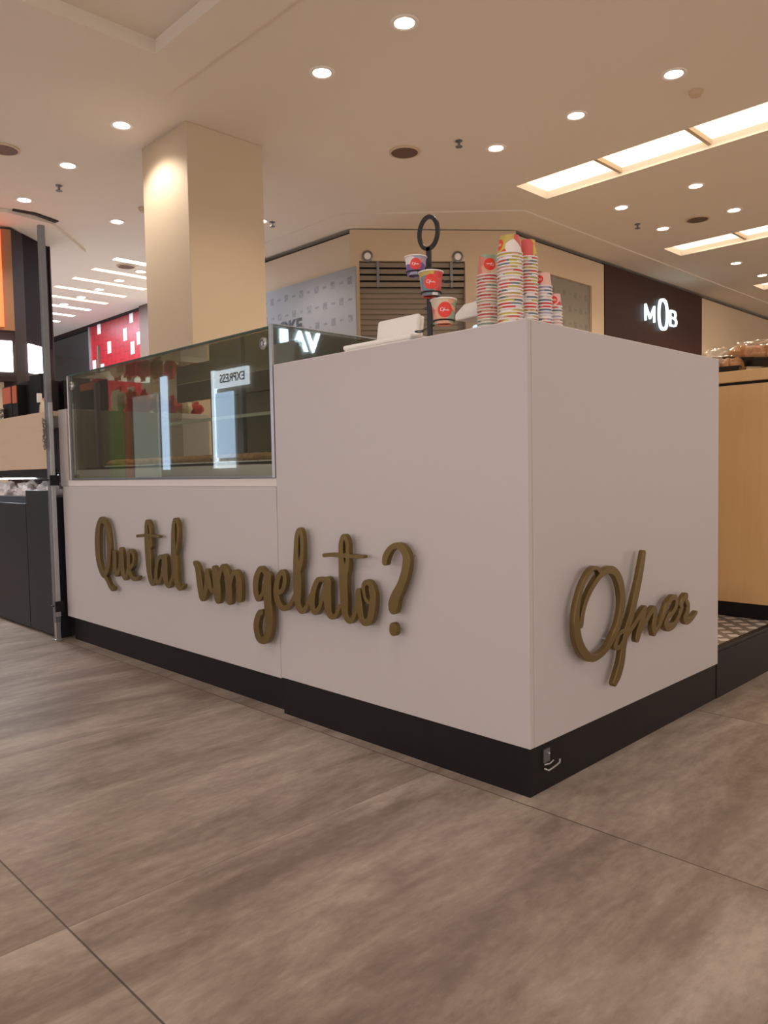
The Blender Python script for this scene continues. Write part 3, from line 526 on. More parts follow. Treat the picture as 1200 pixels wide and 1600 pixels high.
# roller shutter
sh = thing('roller_shutter', 'brown slatted roller shutter filling the angled corner opening behind the cups', 'shutter', tuple(c0)); sh.rotation_euler = (0, 0, ang)
bm = bmesh.new(); z = .02
while z < SZ-.34:
    box(bm, S0, .09, z, S1, .115, z+.058); box(bm, S0, .10, z+.058, S1, .11, z+.07); z += .07
link('slat_curtain', bm, 'shutter', sh, .004)
bm = bmesh.new()
for k in range(4): box(bm, S0, .035, SZ-.33+k*.085, S1, .06, SZ-.33+k*.085+.06)
link('top_louvre', bm, 'shutter', sh, .003)
for xx in (S0+.23, S1-.20): mk('bracket', 'dsteel', sh, boxes=[(xx, .01, SZ-.34, xx+.035, .04, SZ-.0)])
mk('housing', 'gap', sh, boxes=[(S0, .125, 0, S1, .18, SZ)])
for xx, side in ((S0+.11, 'left'), (S1-.10, 'right')):
    t = thing('eyeball_spot', 'small round spot fixture above the %s side of the roller shutter' % side, 'spot light', tuple(T @ Vector((xx, -.0, SZ+.055))), ang, 'spots over the shutter')
    bm = bmesh.new(); lathe(bm, [(.075,0),(.075,.02),(.055,.03),(.05,.02)], 20); bm.transform(Matrix.Rotation(PI/2, 4, 'X')); link('ring', bm, 'dsteel', t, smooth=True)
    bm = bmesh.new(); lathe(bm, [(.045,.0),(.045,.022),(.02,.03)], 16); bm.transform(Matrix.Rotation(PI/2, 4, 'X')); link('lens', bm, 'ring', t, smooth=True)

# MOB shop sign
sg = thing('shop_sign', 'dark brown fascia panel with three white glowing letters, on the right wall', 'shop sign', (X-.06, 11.27, 0))
mk('fascia_panel', 'brown', sg, boxes=[(-.1, -1.78, 0, .06, 1.78, 3.945)])
SGN = {'letter_m': [[(0,0,.05),(.0,.25,.05)],[(0,.25,.05),(.185,.04,.05)],[(.185,.04,.05),(.37,.25,.05)],[(.37,.25,.05),(.37,0,.05)]],
       'letter_o': [[(.155,.46,.05),(.06,.43,.055),(.015,.34,.055),(.0,.21,.055),(.015,.08,.055),(.06,-.01,.055),(.155,-.04,.05),(.25,-.01,.055),(.295,.08,.055),(.31,.21,.055),(.295,.34,.055),(.25,.43,.055),(.155,.46,.05)]],
       'letter_b': [[(0,0,.05),(0,.25,.05)],[(0,.25,.05),(.13,.25,.05),(.19,.235,.05),(.205,.19,.05),(.18,.15,.05),(.12,.135,.05),(0,.135,.05)],[(.12,.135,.05),(.2,.12,.05),(.235,.07,.05),(.2,.012,.05),(.12,0,.05),(0,0,.05)]]}
for n, y, z in (('letter_m', 10.76, 3.235), ('letter_o', 11.245, 3.19), ('letter_b', 11.67, 3.25)):
    st = [[(p[0], p[1], p[2]) for p in s] for s in SGN[n]]
    if n == 'letter_m': st = [[s[0], ((s[0][0]+s[1][0])/2, (s[0][1]+s[1][1])/2, .05), s[1]] for s in st]
    st = [[(p[0], p[1], p[2]*(.95 if n == 'letter_o' else .62)) for p in s] for s in st]
    if n == 'letter_m': st = [[(p[0]*.84, p[1], p[2]) for p in s] for s in st]
    lettering(n, st, 'neon', sg, basis((.075, y-11.27, z), (0, 1, 0), (0, 0, 1)), .03, .004)
for o_ in [c for c in sg.children if c.name.startswith('letter')]: o_['label'] = 'glowing white letter'

# ---------------------------------------------------------------- ceiling fixtures
cool_light = bpy.data.lights.new('cool_lamp_light', 'SPOT'); cool_light.energy = LAMP_W; cool_light.color = (1, .89, .80); cool_light.spot_size = math.radians(130); cool_light.spot_blend = .6; cool_light.shadow_soft_size = .06
def downlight(x, y, label, first=[None]):
    if first[0] is None:
        t = thing('downlight', label, 'ceiling light', (x, y, H), 0, 'round ceiling downlights')
        bm = bmesh.new(); lathe(bm, [(.072,.0),(.072,-.006),(.078,-.010),(.098,-.010),(.104,-.004),(.104,0)], 32, caps=False); link('trim_ring', bm, 'ring', t, smooth=True)
        bm = bmesh.new(); lathe(bm, [(.074,.0),(.068,.05),(.05,.10),(.02,.12)], 32, caps=False); bm.faces.new([v for v in bm.verts if abs(v.co.z-.12) < 1e-5]); link('reflector', bm, 'refl', t, smooth=True)
        bm = bmesh.new(); lathe(bm, [(.0,.0),(.018,.004),(.022,.03),(.02,.07)], 16, caps=False); link('bulb', bm, 'bulb', t, smooth=True)
        ld = bpy.data.lights.new('lamp_light', 'SPOT'); ld.energy = LAMP_W; ld.color = WARM; ld.spot_size = math.radians(130); ld.spot_blend = .6; ld.shadow_soft_size = .06
        lo = bpy.data.objects.new('lamp_light', ld); C.objects.link(lo); lo.parent = t; lo.location = (0, 0, -.015)
        first[0] = t; return t
    t = dup(first[0], (x, y, H), 0, label)
    if x < -5.2 or y < 0:
        for c_ in t.children:
            if c_.type == 'LIGHT': c_.data = cool_light
    return t
for x, y, lb in LAMPS: downlight(x, y, lb)
for k, (x, y) in enumerate(UNSEEN):
    zz = H+.085 if (COF[0] < x < COF[2] and COF[1] < y < COF[3]) else H
    t = downlight(x, y, 'round ceiling downlight outside the photographed part of the ceiling'); t.location.z = zz-.001
    for c_ in list(t.children):
        if c_.name.startswith(('reflector', 'bulb')): bpy.data.objects.remove(c_)
for i, (a, b, c, d) in enumerate(ST):
    lb = ['long warm light strip set in the ceiling, nearest and largest', 'warm light strip set in the ceiling, second from the top', 'warm light strip at the right edge, farthest and lowest'][i]
    t = thing('ceiling_light_strip', lb, 'ceiling light', (a, (b+d)/2, H), 0, 'long ceiling light strips')
    hw = (d-b)/2; Ls = c-a
    mk('diffuser', 'strip', t, boxes=[(.03, -hw+.005, .085, Ls-.01, hw-.005, .098)])
    mk('frame', 'soffit', t, boxes=[(0, hw-.012, .0, Ls, hw, .09), (0, -hw, .0, Ls, -hw+.012, .09), (0, -hw, 0, .012, hw, .09)])
    n = 0
    for k in range(1, 9):
        xx = k*.985-.02
        if xx < Ls: mk('cross_bar', 'tan', t, boxes=[(xx-.02, -hw+.012, .035, xx+.02, hw-.012, .09)])
    ld = bpy.data.lights.new('strip_light', 'AREA'); ld.shape = 'RECTANGLE'; ld.size = Ls*.95; ld.size_y = .5; ld.energy = 28; ld.color = (1, .84, .66)
    lo = bpy.data.objects.new('strip_light', ld); C.objects.link(lo); lo.parent = t; lo.location = (Ls/2, 0, .03)
ordn = ['first', 'second', 'third', 'fourth', 'fifth', 'sixth', 'seventh', 'eighth']
for k in range(8):
    x = -9.91-.735*k; col = 'white' if k in (0, 5, 6, 7) else 'peach'
    t = thing('ceiling_light_slot', '%s narrow %s light slot in the corridor ceiling, counted from the column' % (ordn[k], col), 'ceiling light', (x, 4.44, H), 0, 'corridor ceiling light slots')
    mk('diffuser', 'slotw' if col == 'white' else ('slotp' if k != 2 else 'slotp'), t, boxes=[(-.075, -.63, -.004, .075, .61, -.001)])
    mk('frame', 'ring', t, boxes=[(-.085, -.64, -.006, -.075, .62, 0), (.075, -.64, -.006, .085, .62, 0)])
    ld = bpy.data.lights.new('slot_light', 'AREA'); ld.shape = 'RECTANGLE'; ld.size = .15; ld.size_y = 1.2; ld.energy = 18; ld.color = (.74, .83, 1)
    lo = bpy.data.objects.new('slot_light', ld); C.objects.link(lo); lo.parent = t; lo.location = (0, 0, -.01)
for k, (x, y, lb) in enumerate([(-7.58, 2.055, 'small fire sprinkler on the ceiling, above the corner shopfront'), (-3.873, 4.45, 'small fire sprinkler on the ceiling beside the round grille in the middle'), (-3.953, 8.218, 'small fire sprinkler on the ceiling near the second light strip'), (-7.05, 4.55, 'small fire sprinkler hard against the right edge of the column')]):
    t = thing('sprinkler', lb, 'sprinkler', (x, y, H), 0, 'ceiling sprinklers')
    bm = bmesh.new(); lathe(bm, [(.035,0),(.035,-.008),(.012,-.01),(.012,-.05)], 16); link('stem', bm, 'dsteel', t)
    bm = bmesh.new(); lathe(bm, [(.01,-.05),(.035,-.054),(.035,-.06),(.0,-.06)], 16, caps=False); link('deflector', bm, 'dsteel', t)
for x, y, r_, lb in [(-4.407, 4.24, .155, 'round brownish speaker grille in the middle of the ceiling'), (-3.324, 8.622, .15, 'round dark speaker grille in the ceiling, left of the right-hand downlights'), (-6.968, 1.273, .15, 'round grey speaker grille at the left edge of the ceiling'), (-10.20, 4.12, .14, 'round dark grille in the corridor ceiling between light slots')]:
    t = thing('ceiling_speaker', lb, 'speaker', (x, y, H), 0, 'round ceiling speakers')
    bm = bmesh.new(); lathe(bm, [(r_,0),(r_,-.012),(r_-.02,-.016),(r_-.02,-.010)], 36, caps=False); link('ring', bm, 'tan', t, smooth=True)
    bm = bmesh.new(); lathe(bm, [(r_-.02,-.011),(.0,-.013)], 36, caps=False); link('grille', bm, 'brown2', t)
for x, y, lb in [(-1.86, 5.191, 'small round smoke detector near the upper right light strip'), (-7.639, 3.084, 'small smoke detector just left of the column')]:
    t = thing('smoke_detector', lb, 'smoke detector', (x, y, H), 0, 'smoke detectors')
    bm = bmesh.new(); lathe(bm, [(.06,0),(.06,-.02),(.045,-.03),(.045,-.045),(.02,-.05)], 24); link('body', bm, 'tan', t, smooth=True)

# ================================================================ THE KIOSK
L1, L2, W, ZW, HT = .99, 2.72, 1.104, .122, 1.15
tc_ = thing('serving_counter', 'tall white box counter with a black kick base, at the front corner', 'counter', (0, 0, 0))
mk('front_panel', 'white', tc_, .0015, boxes=[(-L1+.001, 0, ZW, -.0005, .018, HT)])
mk('end_panel', 'white', tc_, .0015, boxes=[(-.018, .019, ZW, 0, W, HT)])
mk('worktop', 'edge', tc_, boxes=[(-L1+.001, .019, HT-.025, -.019, W, HT-.001), (-L1+.001, .001, HT, -.001, .02, HT+.002), (-.02, .02, HT, -.001, W, HT+.002)])
mk('inner_panel', 'white', tc_, boxes=[(-L1+.001, .019, ZW, -L1+.019, W, HT-.026), (-L1+.02, W-.018, ZW, -.019, W, HT-.026)])
mk('kick_base', 'black', tc_, boxes=[(-L1+.004, .006, 0, -.006, W, ZW-.0005)])
hk = thing('padlock_latch', 'small metal hook latch low on the black kick base near the corner', 'latch', (-.006, .075, .075))
mk('plate', 'dsteel', hk, boxes=[(0, -.014, -.004, .004, .012, .03)])
mk('hook', 'steel', hk, smooth=True, tubes=[([(.004,-.012,-.018),(.014,-.01,-.02),(.016,.012,-.016),(.016,.036,-.012),(.014,.04,-.004)], .0025), ([(.004,-.012,-.008),(.014,-.004,-.004),(.014,.012,.0)], .002)])
mk('keeper', 'steel', hk, tubes=[([(.004,-.004,.022),(.012,-.004,.022),(.012,-.004,.030)], .003)])

dc = thing('display_counter', 'low white counter section under the glass case with a recessed dark base', 'counter', (-1.85, 0, 0))
mk('front_panel', 'white', dc, .0015, boxes=[(-L2+1.85, 0, ZW-.004, -L1-.0015+1.85, .018, .755)])
mk('top_ledge', 'edge', dc, .002, boxes=[(-L2+1.91, .004, .7555, -L1-.002+1.85, .50, .784)])
mk('carcass', 'white', dc, boxes=[(-L2+1.85, .019, ZW, -L2+1.868, .50, .75), (-L2+1.87, .48, ZW, -L1-.002+1.85, .50, .75), (-L2+1.87, .019, ZW, -L1-.002+1.85, .48, ZW+.02)])
mk('recessed_base', 'black', dc, boxes=[(-L2+1.856, .03, 0, -L1-.01+1.85, .49, ZW-.001)])

ew = thing('side_counter', 'white side wall and counter at the far left end of the kiosk', 'counter', (-2.7, .4, 0))
mk('end_post', 'white', ew, .002, boxes=[(-.065, -.39, .755, .03, .1, 1.128)])
mk('wing_body', 'white', ew, boxes=[(-1.1, .12, 0, .03, .40, 1.10)])
mk('wing_top', 'edge', ew, .002, boxes=[(-1.1, .12, 1.101, .03, .40, 1.13)])

pf = thing('raised_platform', 'low black platform with a grey lozenge chequered floor behind the counter', 'platform', (-1.2, 2.2, 0))
mk('black_side', 'black', pf, boxes=[(-2.4, 1.105-2.2, 0, 1.196, 1.6, .158)])
mk('chequered_floor', 'plate', pf, boxes=[(-2.4, 1.105-2.2, .1585, 1.170, 1.6, .168)])
mk('edge_strip', 'black', pf, .002, boxes=[(1.171, 1.105-2.2, .1585, 1.197, 1.6, .171)])

# glass display case
gc = thing('glass_display_case', 'glass pastry display case with a steel base on the low counter', 'display case', (-1.8, 0, 0))
gx0, gx1, gz0, gz1, gd = -2.605+1.8, -.998+1.8, .785, 1.278, .60
mk('front_glass', 'glass', gc, boxes=[(gx0+.006, .006, gz0+.004, gx1-.012, .012, gz1-.004)])
mk('top_glass', 'glass', gc, boxes=[(gx0+.004, .014, gz1-.008, gx1-.012, gd, gz1)])
mk('side_glass', 'sglass', gc, boxes=[(gx1-.010, .008, gz0+.05, gx1, gd, gz1+.006)])
mk('side_glass', 'glass', gc, boxes=[(gx0-.008, .006, gz0+.01, gx0, gd, gz1)])
mk('top_edge', 'greenedge', gc, boxes=[(gx0, .003, gz1-.003, gx1-.012, .014, gz1+.003)])
mk('corner_post', 'steel', gc, boxes=[(gx1-.012, .0, gz0, gx1+.004, .007, gz1+.008), (gx1-.010, .007, gz1+.007, gx1+.002, gd, gz1+.010)])
mk('corner_post', 'edge', gc, boxes=[(gx0-.022, .002, gz0-.0, gx0-.008, .010, gz1)])
mk('corner_post', 'dsteel', gc, boxes=[(gx0-.006, .0, gz0, gx0+.004, .010, gz1), (gx0+.05, .10, gz0+.05, gx0+.075, .12, gz1-.03)])
mk('steel_base', 'sbase', gc, .002, boxes=[(gx0+.01, .016, gz0, gx1-.014, gd, .832)])
mk('bottom_seal', 'dsteel', gc, boxes=[(gx0, .0, gz0, gx1-.012, .006, gz0+.008)])
mk('back_panel', 'case_back', gc, boxes=[(-2.33+1.8, gd+.002, gz0, gx1, gd+.016, 1.23)])
mk('door_stile', 'dsteel', gc, boxes=[(-1.78+1.8, .40, .832, -1.755+1.8, .42, gz1-.01)])
mk('deck', 'black', gc, boxes=[(gx0+.02, .06, .8325, gx1-.02, gd-.02, .842)])
mk('top_rail', 'case_back', gc, boxes=[(gx0+.004, gd-.03, gz1-.10, gx1-.014, gd, gz1-.01)])
mk('shelf_glass', 'acrylic', gc, boxes=[(-2.0+1.8, .16, 1.015, gx1-.03, .52, 1.023)])
mk('shelf_edge', 'shelfglass', gc, boxes=[(-2.0+1.8, .154, 1.013, gx1-.03, .160, 1.025)])
for xx, nm in ((gx1-.045, 'right'), (gx0+.03, 'left')):
    bm = bmesh.new(); lathe(bm, [(.020,0),(.020,.006),(.013,.010),(.013,.004),(.007,.004),(.007,.010)], 24); bm.transform(Matrix.Translation((xx, .006, gz1-.05)) @ Matrix.Rotation(PI/2, 4, 'X')); link('glass_clamp', bm, 'steel', gc, smooth=True)

# goods inside the case
for k, x in enumerate([-2.42, -2.24, -2.06, -1.88, -1.70, -1.52, -1.34, -1.16]):
    nm = ['leftmost', 'second from the left', 'third from the left', 'fourth from the left', 'fourth from the right', 'third from the right', 'second from the right', 'rightmost'][k]
    t = thing('pastry_packet', 'flat packet of baked biscuits on the case floor, %s' % nm, 'pastry packet', (x, .17, .843), random.uniform(-.1, .1), 'packets on the floor of the glass case')
    bm = bmesh.new(); box(bm, -.078, -.06, 0, .078, .06, .006); link('paper_tray', bm, 'paper', t, .002)
    bm = bmesh.new()
    for q in range(5): blob(bm, (-.055+q*.027, random.uniform(-.012, .012), .020), (.019, .045, .015), k*7+q, .12, seg=12)
    link('biscuits', bm, 'kraft', t, smooth=True)
for k, (y, m1, r_) in enumerate([(.30, 'pinkbag', .0), (.37, 'redbag', .1), (.44, 'redbag', -.15), (.52, 'bread', .2), (.60, 'redbag', 0), (.68, 'cream', .1), (.75, 'redbag', -.1)]):
    nm = ['nearest the front, pale', 'second from the front, red', 'third from the front, red', 'orange-brown, fourth from the front', 'fifth from the front, red', 'cream coloured, second from the back', 'farthest back, red'][k]
    t = thing('snack_bag', 'packaged snack bag on the side counter, %s' % nm, 'snack bag', (-2.715, y, 1.13), r_, 'bags on the side counter')
    h_ = [.115,.12,.11,.105,.09,.08,.065][k]
    bm = bmesh.new(); blob(bm, (0, 0, h_*.46), (.046, .038, h_*.5), 40+k, .12, flat=.92); link('bag', bm, m1, t, smooth=True)
    bm = bmesh.new(); box(bm, -.03, -.003, h_*.86, .03, .003, h_*1.08); link('seal', bm, 'paper' if k % 2 else 'redbag', t)

# gold lettering, front question and end name
FR = basis((0, -.017, 0), (1, 0, 0), (0, 0, 1)); EN = basis((.019, 0, 0), (0, 1, 0), (0, 0, 1))
sgn = thing('script_lettering', 'gold brush script question in relief across the front of the white counter', 'lettering', (0, 0, 0))
for key, nm in (('que', 'word_que'), ('tal', 'word_tal'), ('um', 'word_um'), ('ge', 'letter_g'), ('elato', 'word_ending'), ('q', 'question_hook'), ('dot', 'question_dot')):
    lettering(nm, STROKES[key], 'gold', sgn, FR, .015, .0014, .001, 1.0)
def pins(name, pts, par, ax):
    for u, v in pts:
        bm = bmesh.new(); tube(bm, [(u, .0, v), (u, -.0175, v)] if ax == 'F' else [(.0, u, v), (.0195, u, v)], .004, 8)
        link(name, bm, 'steel', par)
pins('stand_off_pin', [STROKES[k][i][len(STROKES[k][i])//2][:2] for k, i in (('que',0),('que',3),('tal',0),('tal',4),('um',0),('um',4),('ge',1),('elato',1),('elato',4),('q',0),('dot',0))], sgn, 'F')
sg2 = thing('script_name', 'gold brush script name in relief on the right end face of the white counter', 'lettering', (0, 0, 0))
lettering('name_letters', STROKES['of'], 'gold', sg2, EN, .013, .0014, .001, .78)
pins('stand_off_pin', [STROKES['of'][i][len(STROKES['of'][i])//2][:2] for i in (0, 1, 3, 5)], sg2, 'E')

# ---------------------------------------------------------------- paper cups
logo_src = STROKES['of']; A_ = np.array([q for s in logo_src for q in s]); lc = (A_[:, :2].min(0)+A_[:, :2].max(0))/2; lw = A_[:, 0].max()-A_[:, 0].min()
def logo_loops(width): 
    k = width/lw; return [[((x-lc[0])*k, (y-lc[1])*k, max(w_*k*.85, .0007)) for x, y, w_ in s] for s in logo_src]
def cup(name, label, cat, rr, rb, h, m, loc, face=0.0, inverted=False, logo=True, group=None, pitch_only=False):
    """rr rim radius, rb base radius; face = heading of the printed badge"""
    t = thing(name, label, cat, loc, face, group)
    bm = bmesh.new(); n = 40
    prof = [(rb-.004, .004), (rb-.003, 0), (rb, 0), (rr, h-.002), (rr-.0012, h-.002), (rb-.002, .006), (0.0005, .006)]
    if inverted: prof = [(r_, h-z_) for r_, z_ in prof]
    lathe(bm, prof, n, caps=False); link('cup_body', bm, m, t, smooth=True)
    bm = bmesh.new(); zr = 0 if inverted else h
    R_ = rr+.0008; tube(bm, [(R_*math.cos(a_*PI/24), R_*math.sin(a_*PI/24), zr + (.002 if inverted else -.002)) for a_ in range(48)], .0021, 8, True); link('rolled_rim', bm, 'paper', t, smooth=True)
    if inverted:
        bm = bmesh.new(); lathe(bm, [(.0005, h-.004), (rb-.004, h-.004)], 32, caps=False); link('cup_base', bm, 'paper', t)
    if logo:
        def wrap(u, v, d):        # u across, v up (from cup mid height) -> on the conical wall, heading +x
            zc = h*.52+v if not inverted else h*.52-v
            f_ = (zc/h) if not inverted else 1-zc/h
            r_ = rb+(rr-rb)*f_+d; a_ = (u/r_) * (1 if not inverted else -1)
            return Vector((r_*math.cos(a_), r_*math.sin(a_), zc))
        R0 = h*.30; bm = bmesh.new(); c_ = bm.verts.new(wrap(0, 0, .0004)); rings = []
        for q in range(1, 5): rings.append([bm.verts.new(wrap(R0*q/4*math.cos(a_*PI/18)*1.02, R0*q/4*math.sin(a_*PI/18), .0004)) for a_ in range(36)])
        for k in range(36): bm.faces.new((c_, rings[0][k], rings[0][(k+1) % 36]))
        for a2, b2 in zip(rings, rings[1:]):
            for k in range(36): bm.faces.new((a2[k], b2[k], b2[(k+1) % 36], a2[(k+1) % 36]))
        bd = link('badge', bm, 'red_logo', t, smooth=True)
        o = lettering('script_print', logo_loops(R0*1.25), 'whiteink', bd, Matrix.Identity(4), .0002, R0*.02)
        for v in o.data.vertices: v.co = wrap(v.co.x, v.co.y, .0007+v.co.z)
    return t
CAMDIR = lambda x, y: math.atan2(CAM[1]-y, CAM[0]-x)
stacks = [  # x, y, rim r, base r, height, material, z of the top cup's rim, heading offset, name
 (-.314, .262, .0300, .0250, .058, 'cup_coral', 1.347, .25, 'coral', 'leftmost stack', True),
 (-.211, .227, .0330, .0265, .050, 'cup_bright', 1.380, -1.15, 'multicoloured', 'tallest stack', True),
 (-.207, .302, .0275, .0225, .050, 'cup_bright', 1.382, 2.2, 'multicoloured', 'narrow stack behind the tallest', False),
 (-.202, .370, .0250, .0205, .040, 'cup_lilac', 1.312, -.45, 'lilac and red', 'second stack from the right', True),
 (-.206, .436, .0205, .0168, .038, 'cup_lilac', 1.266, -.15, 'small lilac', 'smallest stack at far right', True),
]
ords = ['top', 'second', 'third', 'fourth', 'fifth', 'sixth', 'seventh', 'eighth', 'ninth', 'tenth', 'eleventh', 'twelfth', 'thirteenth', 'fourteenth', 'fifteenth', 'sixteenth', 'seventeenth', 'eighteenth', 'nineteenth', 'twentieth', 'twenty-first', 'twenty-second', 'twenty-third', 'twenty-fourth', 'twenty-fifth', 'twenty-sixth', 'twenty-seventh', 'twenty-eighth']
Z0 = HT+.0005
for (x, y, rr, rb, h, m, ztop, off, cl, sn, lg) in stacks:
    n = int(round((ztop-Z0)/.0088)); p = (ztop-Z0)/n
    grp = 'upside-down %s paper cups in the %s' % (cl, sn)
    src = None
    top = cup('paper_cup', 'upside-down %s paper cup on top of the %s' % (cl, sn), 'paper cup', rr, rb, h, m, (x, y, ztop), CAMDIR(x, y)+off, True, lg, grp)
    for k in range(n):
        z = Z0+k*p; idx = n-k; lab = 'upside-down %s cup, %s from the top of the %s' % (cl, ords[idx], sn)
        dx, dy = random.uniform(-.0006, .0006), random.uniform(-.0006, .0006)
        if src is None: src = cup('paper_cup', lab, 'paper cup', rr, rb, h, m, (x+dx, y+dy, z), 0, True, False, grp)
        else: dup(src, (x+dx, y+dy, z), random.uniform(0, 6.28), lab)

# cup stand with three cups
px, py = -.428, .139
cs = thing('cup_stand', 'black metal stand with an oval ring on top and three cup holders', 'cup stand', (px, py, HT))
cups3 = [(-.424, .079, 1.342, .0298, .0225, .052, 'cup_purple', 'purple and orange', 'highest of the three on the stand', (-.418, .224)),
         (-.358, .068, 1.272, .0325, .0245, .066, 'cup_bright', 'yellow and coral', 'middle of the three on the stand', (-.505, .202)),
         (-.345, .104, 1.199, .0345, .0255, .068, 'cup_coral', 'coral and peach', 'lowest of the three on the stand', (-.500, .140))]
mk('pole', 'blackmetal', cs, .0015, boxes=[(-.0085, -.0035, 0, .0085, .0035, .284)])
bm = bmesh.new(); n = 40
for k in range(n):
    pass
ring_o = [(.0405*math.cos(2*PI*k/n), .050*math.sin(2*PI*k/n)) for k in range(n)]; ring_i = [(.0290*math.cos(2*PI*k/n), .0385*math.sin(2*PI*k/n)) for k in range(n)]
zc = 1.461-HT+.012
def rv(p, yy): return bm.verts.new((p[0], yy, zc+p[1]))
a1 = [rv(p, -.0035) for p in ring_o]; a2 = [rv(p, .0035) for p in ring_o]; b1 = [rv(p, -.0035) for p in ring_i]; b2 = [rv(p, .0035) for p in ring_i]
for k in range(n):
    j = (k+1) % n; bm.faces.new((a1[k], a1[j], a2[j], a2[k])); bm.faces.new((b1[k], b2[k], b2[j], b1[j])); bm.faces.new((a1[k], b1[k], b1[j], a1[j])); bm.faces.new((a2[k], a2[j], b2[j], b2[k]))
link('top_ring', bm, 'blackmetal', cs, smooth=True)
mk('base_plate', 'blackmetal', cs, .002, boxes=[(-.06, -.05, 0, .06, .05, .006)])
for (cx, cy, cz, rr, rb, h, m, cl, wh, lp) in cups3:
    rz_ = cz+.0095; f_ = .0095/h; r_ = rb+(rr-rb)*f_+.0022
    d = Vector((cx-px, cy-py, 0)); dn = d.normalized(); e = d-dn*r_
    bm = bmesh.new(); tube(bm, [(-dn.x*.0, -dn.y*.0, rz_-HT), (e.x, e.y, rz_-HT)], .0022, 8)
    tube(bm, [(d.x+r_*math.cos(a_*PI/16), d.y+r_*math.sin(a_*PI/16), rz_-HT) for a_ in range(32)], .0022, 8, True)
    q = Vector((lp[0]-px, lp[1]-py, 0)); qn = -dn; L_ = q.length; q2 = qn*L_; lr = .013
    tube(bm, [(0, 0, rz_-HT), (qn.x*(L_-lr), qn.y*(L_-lr), rz_-HT)], .0018, 8)
    tube(bm, [(q2.x+lr*math.cos(a_*PI/12), q2.y+lr*math.sin(a_*PI/12), rz_-HT) for a_ in range(24)], .0018, 8, True)
    link('holder_arm', bm, 'blackmetal', cs, smooth=True)
    cup('sample_cup', '%s paper cup with a red badge, %s' % (cl, wh), 'paper cup', rr, rb, h, m, (cx, cy, cz), CAMDIR(cx, cy)+(.12 if 'lowest' in wh else .0), False, True, 'cups held by the black stand')

# foam boxes and lidded container
def foam(name, label, loc, rz, dims, tilt=0):
    t = thing(name, label, 'box', loc, rz, None); w_, d_, h_ = dims
    bm = bmesh.new(); box(bm, -w_/2, -d_/2, 0, w_/2, d_/2, h_*.66); o = link('box_body', bm, 'foam', t, .006, seg=3)
    bm = bmesh.new(); box(bm, -w_/2-.002, -d_/2-.002, h_*.66, w_/2+.002, d_/2+.002, h_); link('lid', bm, 'foam', t, .008, seg=3)
    bm = bmesh.new(); box(bm, -w_/2+.01, -d_/2-.0008, h_*.12, w_/2-.01, -d_/2, h_*.55); link('printed_band', bm, 'pink', t)
    return t
foam('foam_box', 'low white foam box with a pink printed band, lying at the counter edge', (-.625, .165, HT), 0, (.29, .11, .046))
t = foam('foam_box', 'white rounded foam box standing upright behind the low one', (-.690, .262, HT), 0, (.185, .035, .145))
for c_ in list(t.children):
    if c_.name.startswith(('box_body', 'lid')): bpy.data.objects.remove(c_)
bm = bmesh.new(); box(bm, -.0925, -.010, 0.0, .0925, .012, .145); link('box_body', bm, 'foam', t, .012, seg=4)
bm = bmesh.new(); box(bm, -.090, .0125, .004, .090, .026, .143); link('lid', bm, 'foam', t, .010, seg=4)
for c_ in t.children:
    if c_.name.startswith('printed'): 
        for v in c_.data.vertices: v.co.y = -.0105 if v.co.y < -.018 else -.0100; v.co.z = .028+ (v.co.z-.017)*.25; v.co.x *= .9
t.rotation_euler = (math.radians(-9), 0, 0)
ac = thing('lidded_container', 'clear plastic container with a domed white lid and wire handle, left of the cup stacks', 'container', (-.410, .352, HT), -.12)
mk('clear_body', 'acrylic', ac, boxes=[(-.058, -.048, .006, -.055, .048, .106), (.055, -.048, .006, .058, .048, .106), (-.055, -.048, .006, .055, -.045, .106), (-.055, .045, .006, .055, .048, .106)])
mk('base', 'paper', ac, boxes=[(-.058, -.048, 0, .058, .048, .006)])
bm = bmesh.new()
lo_ = [(-.062,-.052),(.062,-.052),(.062,.052),(-.062,.052)]
r0 = [bm.verts.new((x, y, .104)) for x, y in lo_]; r1 = [bm.verts.new((x, y, .122)) for x, y in lo_]; r2_ = [bm.verts.new((x*.62, y*.7, .152)) for x, y in lo_]
bm.faces.new(r0[::-1]); bm.faces.new(r2_)
for A2, B2 in ((r0, r1), (r1, r2_)):
    for k in range(4): bm.faces.new((A2[k], A2[(k+1) % 4], B2[(k+1) % 4], B2[k]))
link('lid', bm, 'foam', ac, .005, seg=3)
mk('napkins', 'pink', ac, boxes=[(-.03, -.03, .006, .02, .03, .06)])
mk('wire_handle', 'steel', ac, smooth=True, tubes=[([(-.02,-.01,.150),(-.018,-.01,.164),(0,-.01,.169),(.018,-.01,.164),(.02,-.01,.150)], .0015, 8), ([(-.012,.006,.150),(-.010,.006,.161),(.006,.006,.165),(.02,.006,.161),(.024,.006,.150)], .0015, 8)])

# ---------------------------------------------------------------- steel post at the left end
pl = thing('steel_post', 'tall square steel post standing at the far left end of the counter', 'post', (-2.745, -.045, 0))
mk('upright', 'dsteel', pl, .002, boxes=[(-.008, -.014, 0.09, .019, .014, 2.0)])
mk('foot', 'steel', pl, .002, boxes=[(-.006, -.012, 0, .017, .012, .09), (-.010, -.016, 0, .021, .016, .008)])
mk('second_rail', 'steel', pl, .001, boxes=[(.0195, -.010, .12, .032, .010, 1.16)])
bm = bmesh.new(); random.seed(11)
for k in range(26):
    zz = .94+k*.0055; aa = random.uniform(0, 6.28); cc = Vector((.012+random.uniform(-.008, .012), -.027, zz))
    tube(bm, [cc+Vector((.011*math.cos(q*PI/5), -.004*math.sin(q*PI/5+aa), .008*math.sin(q*PI/5))) for q in range(10)], .0016, 6, True)
link('wrapped_chain', bm, 'dsteel', pl, smooth=True)
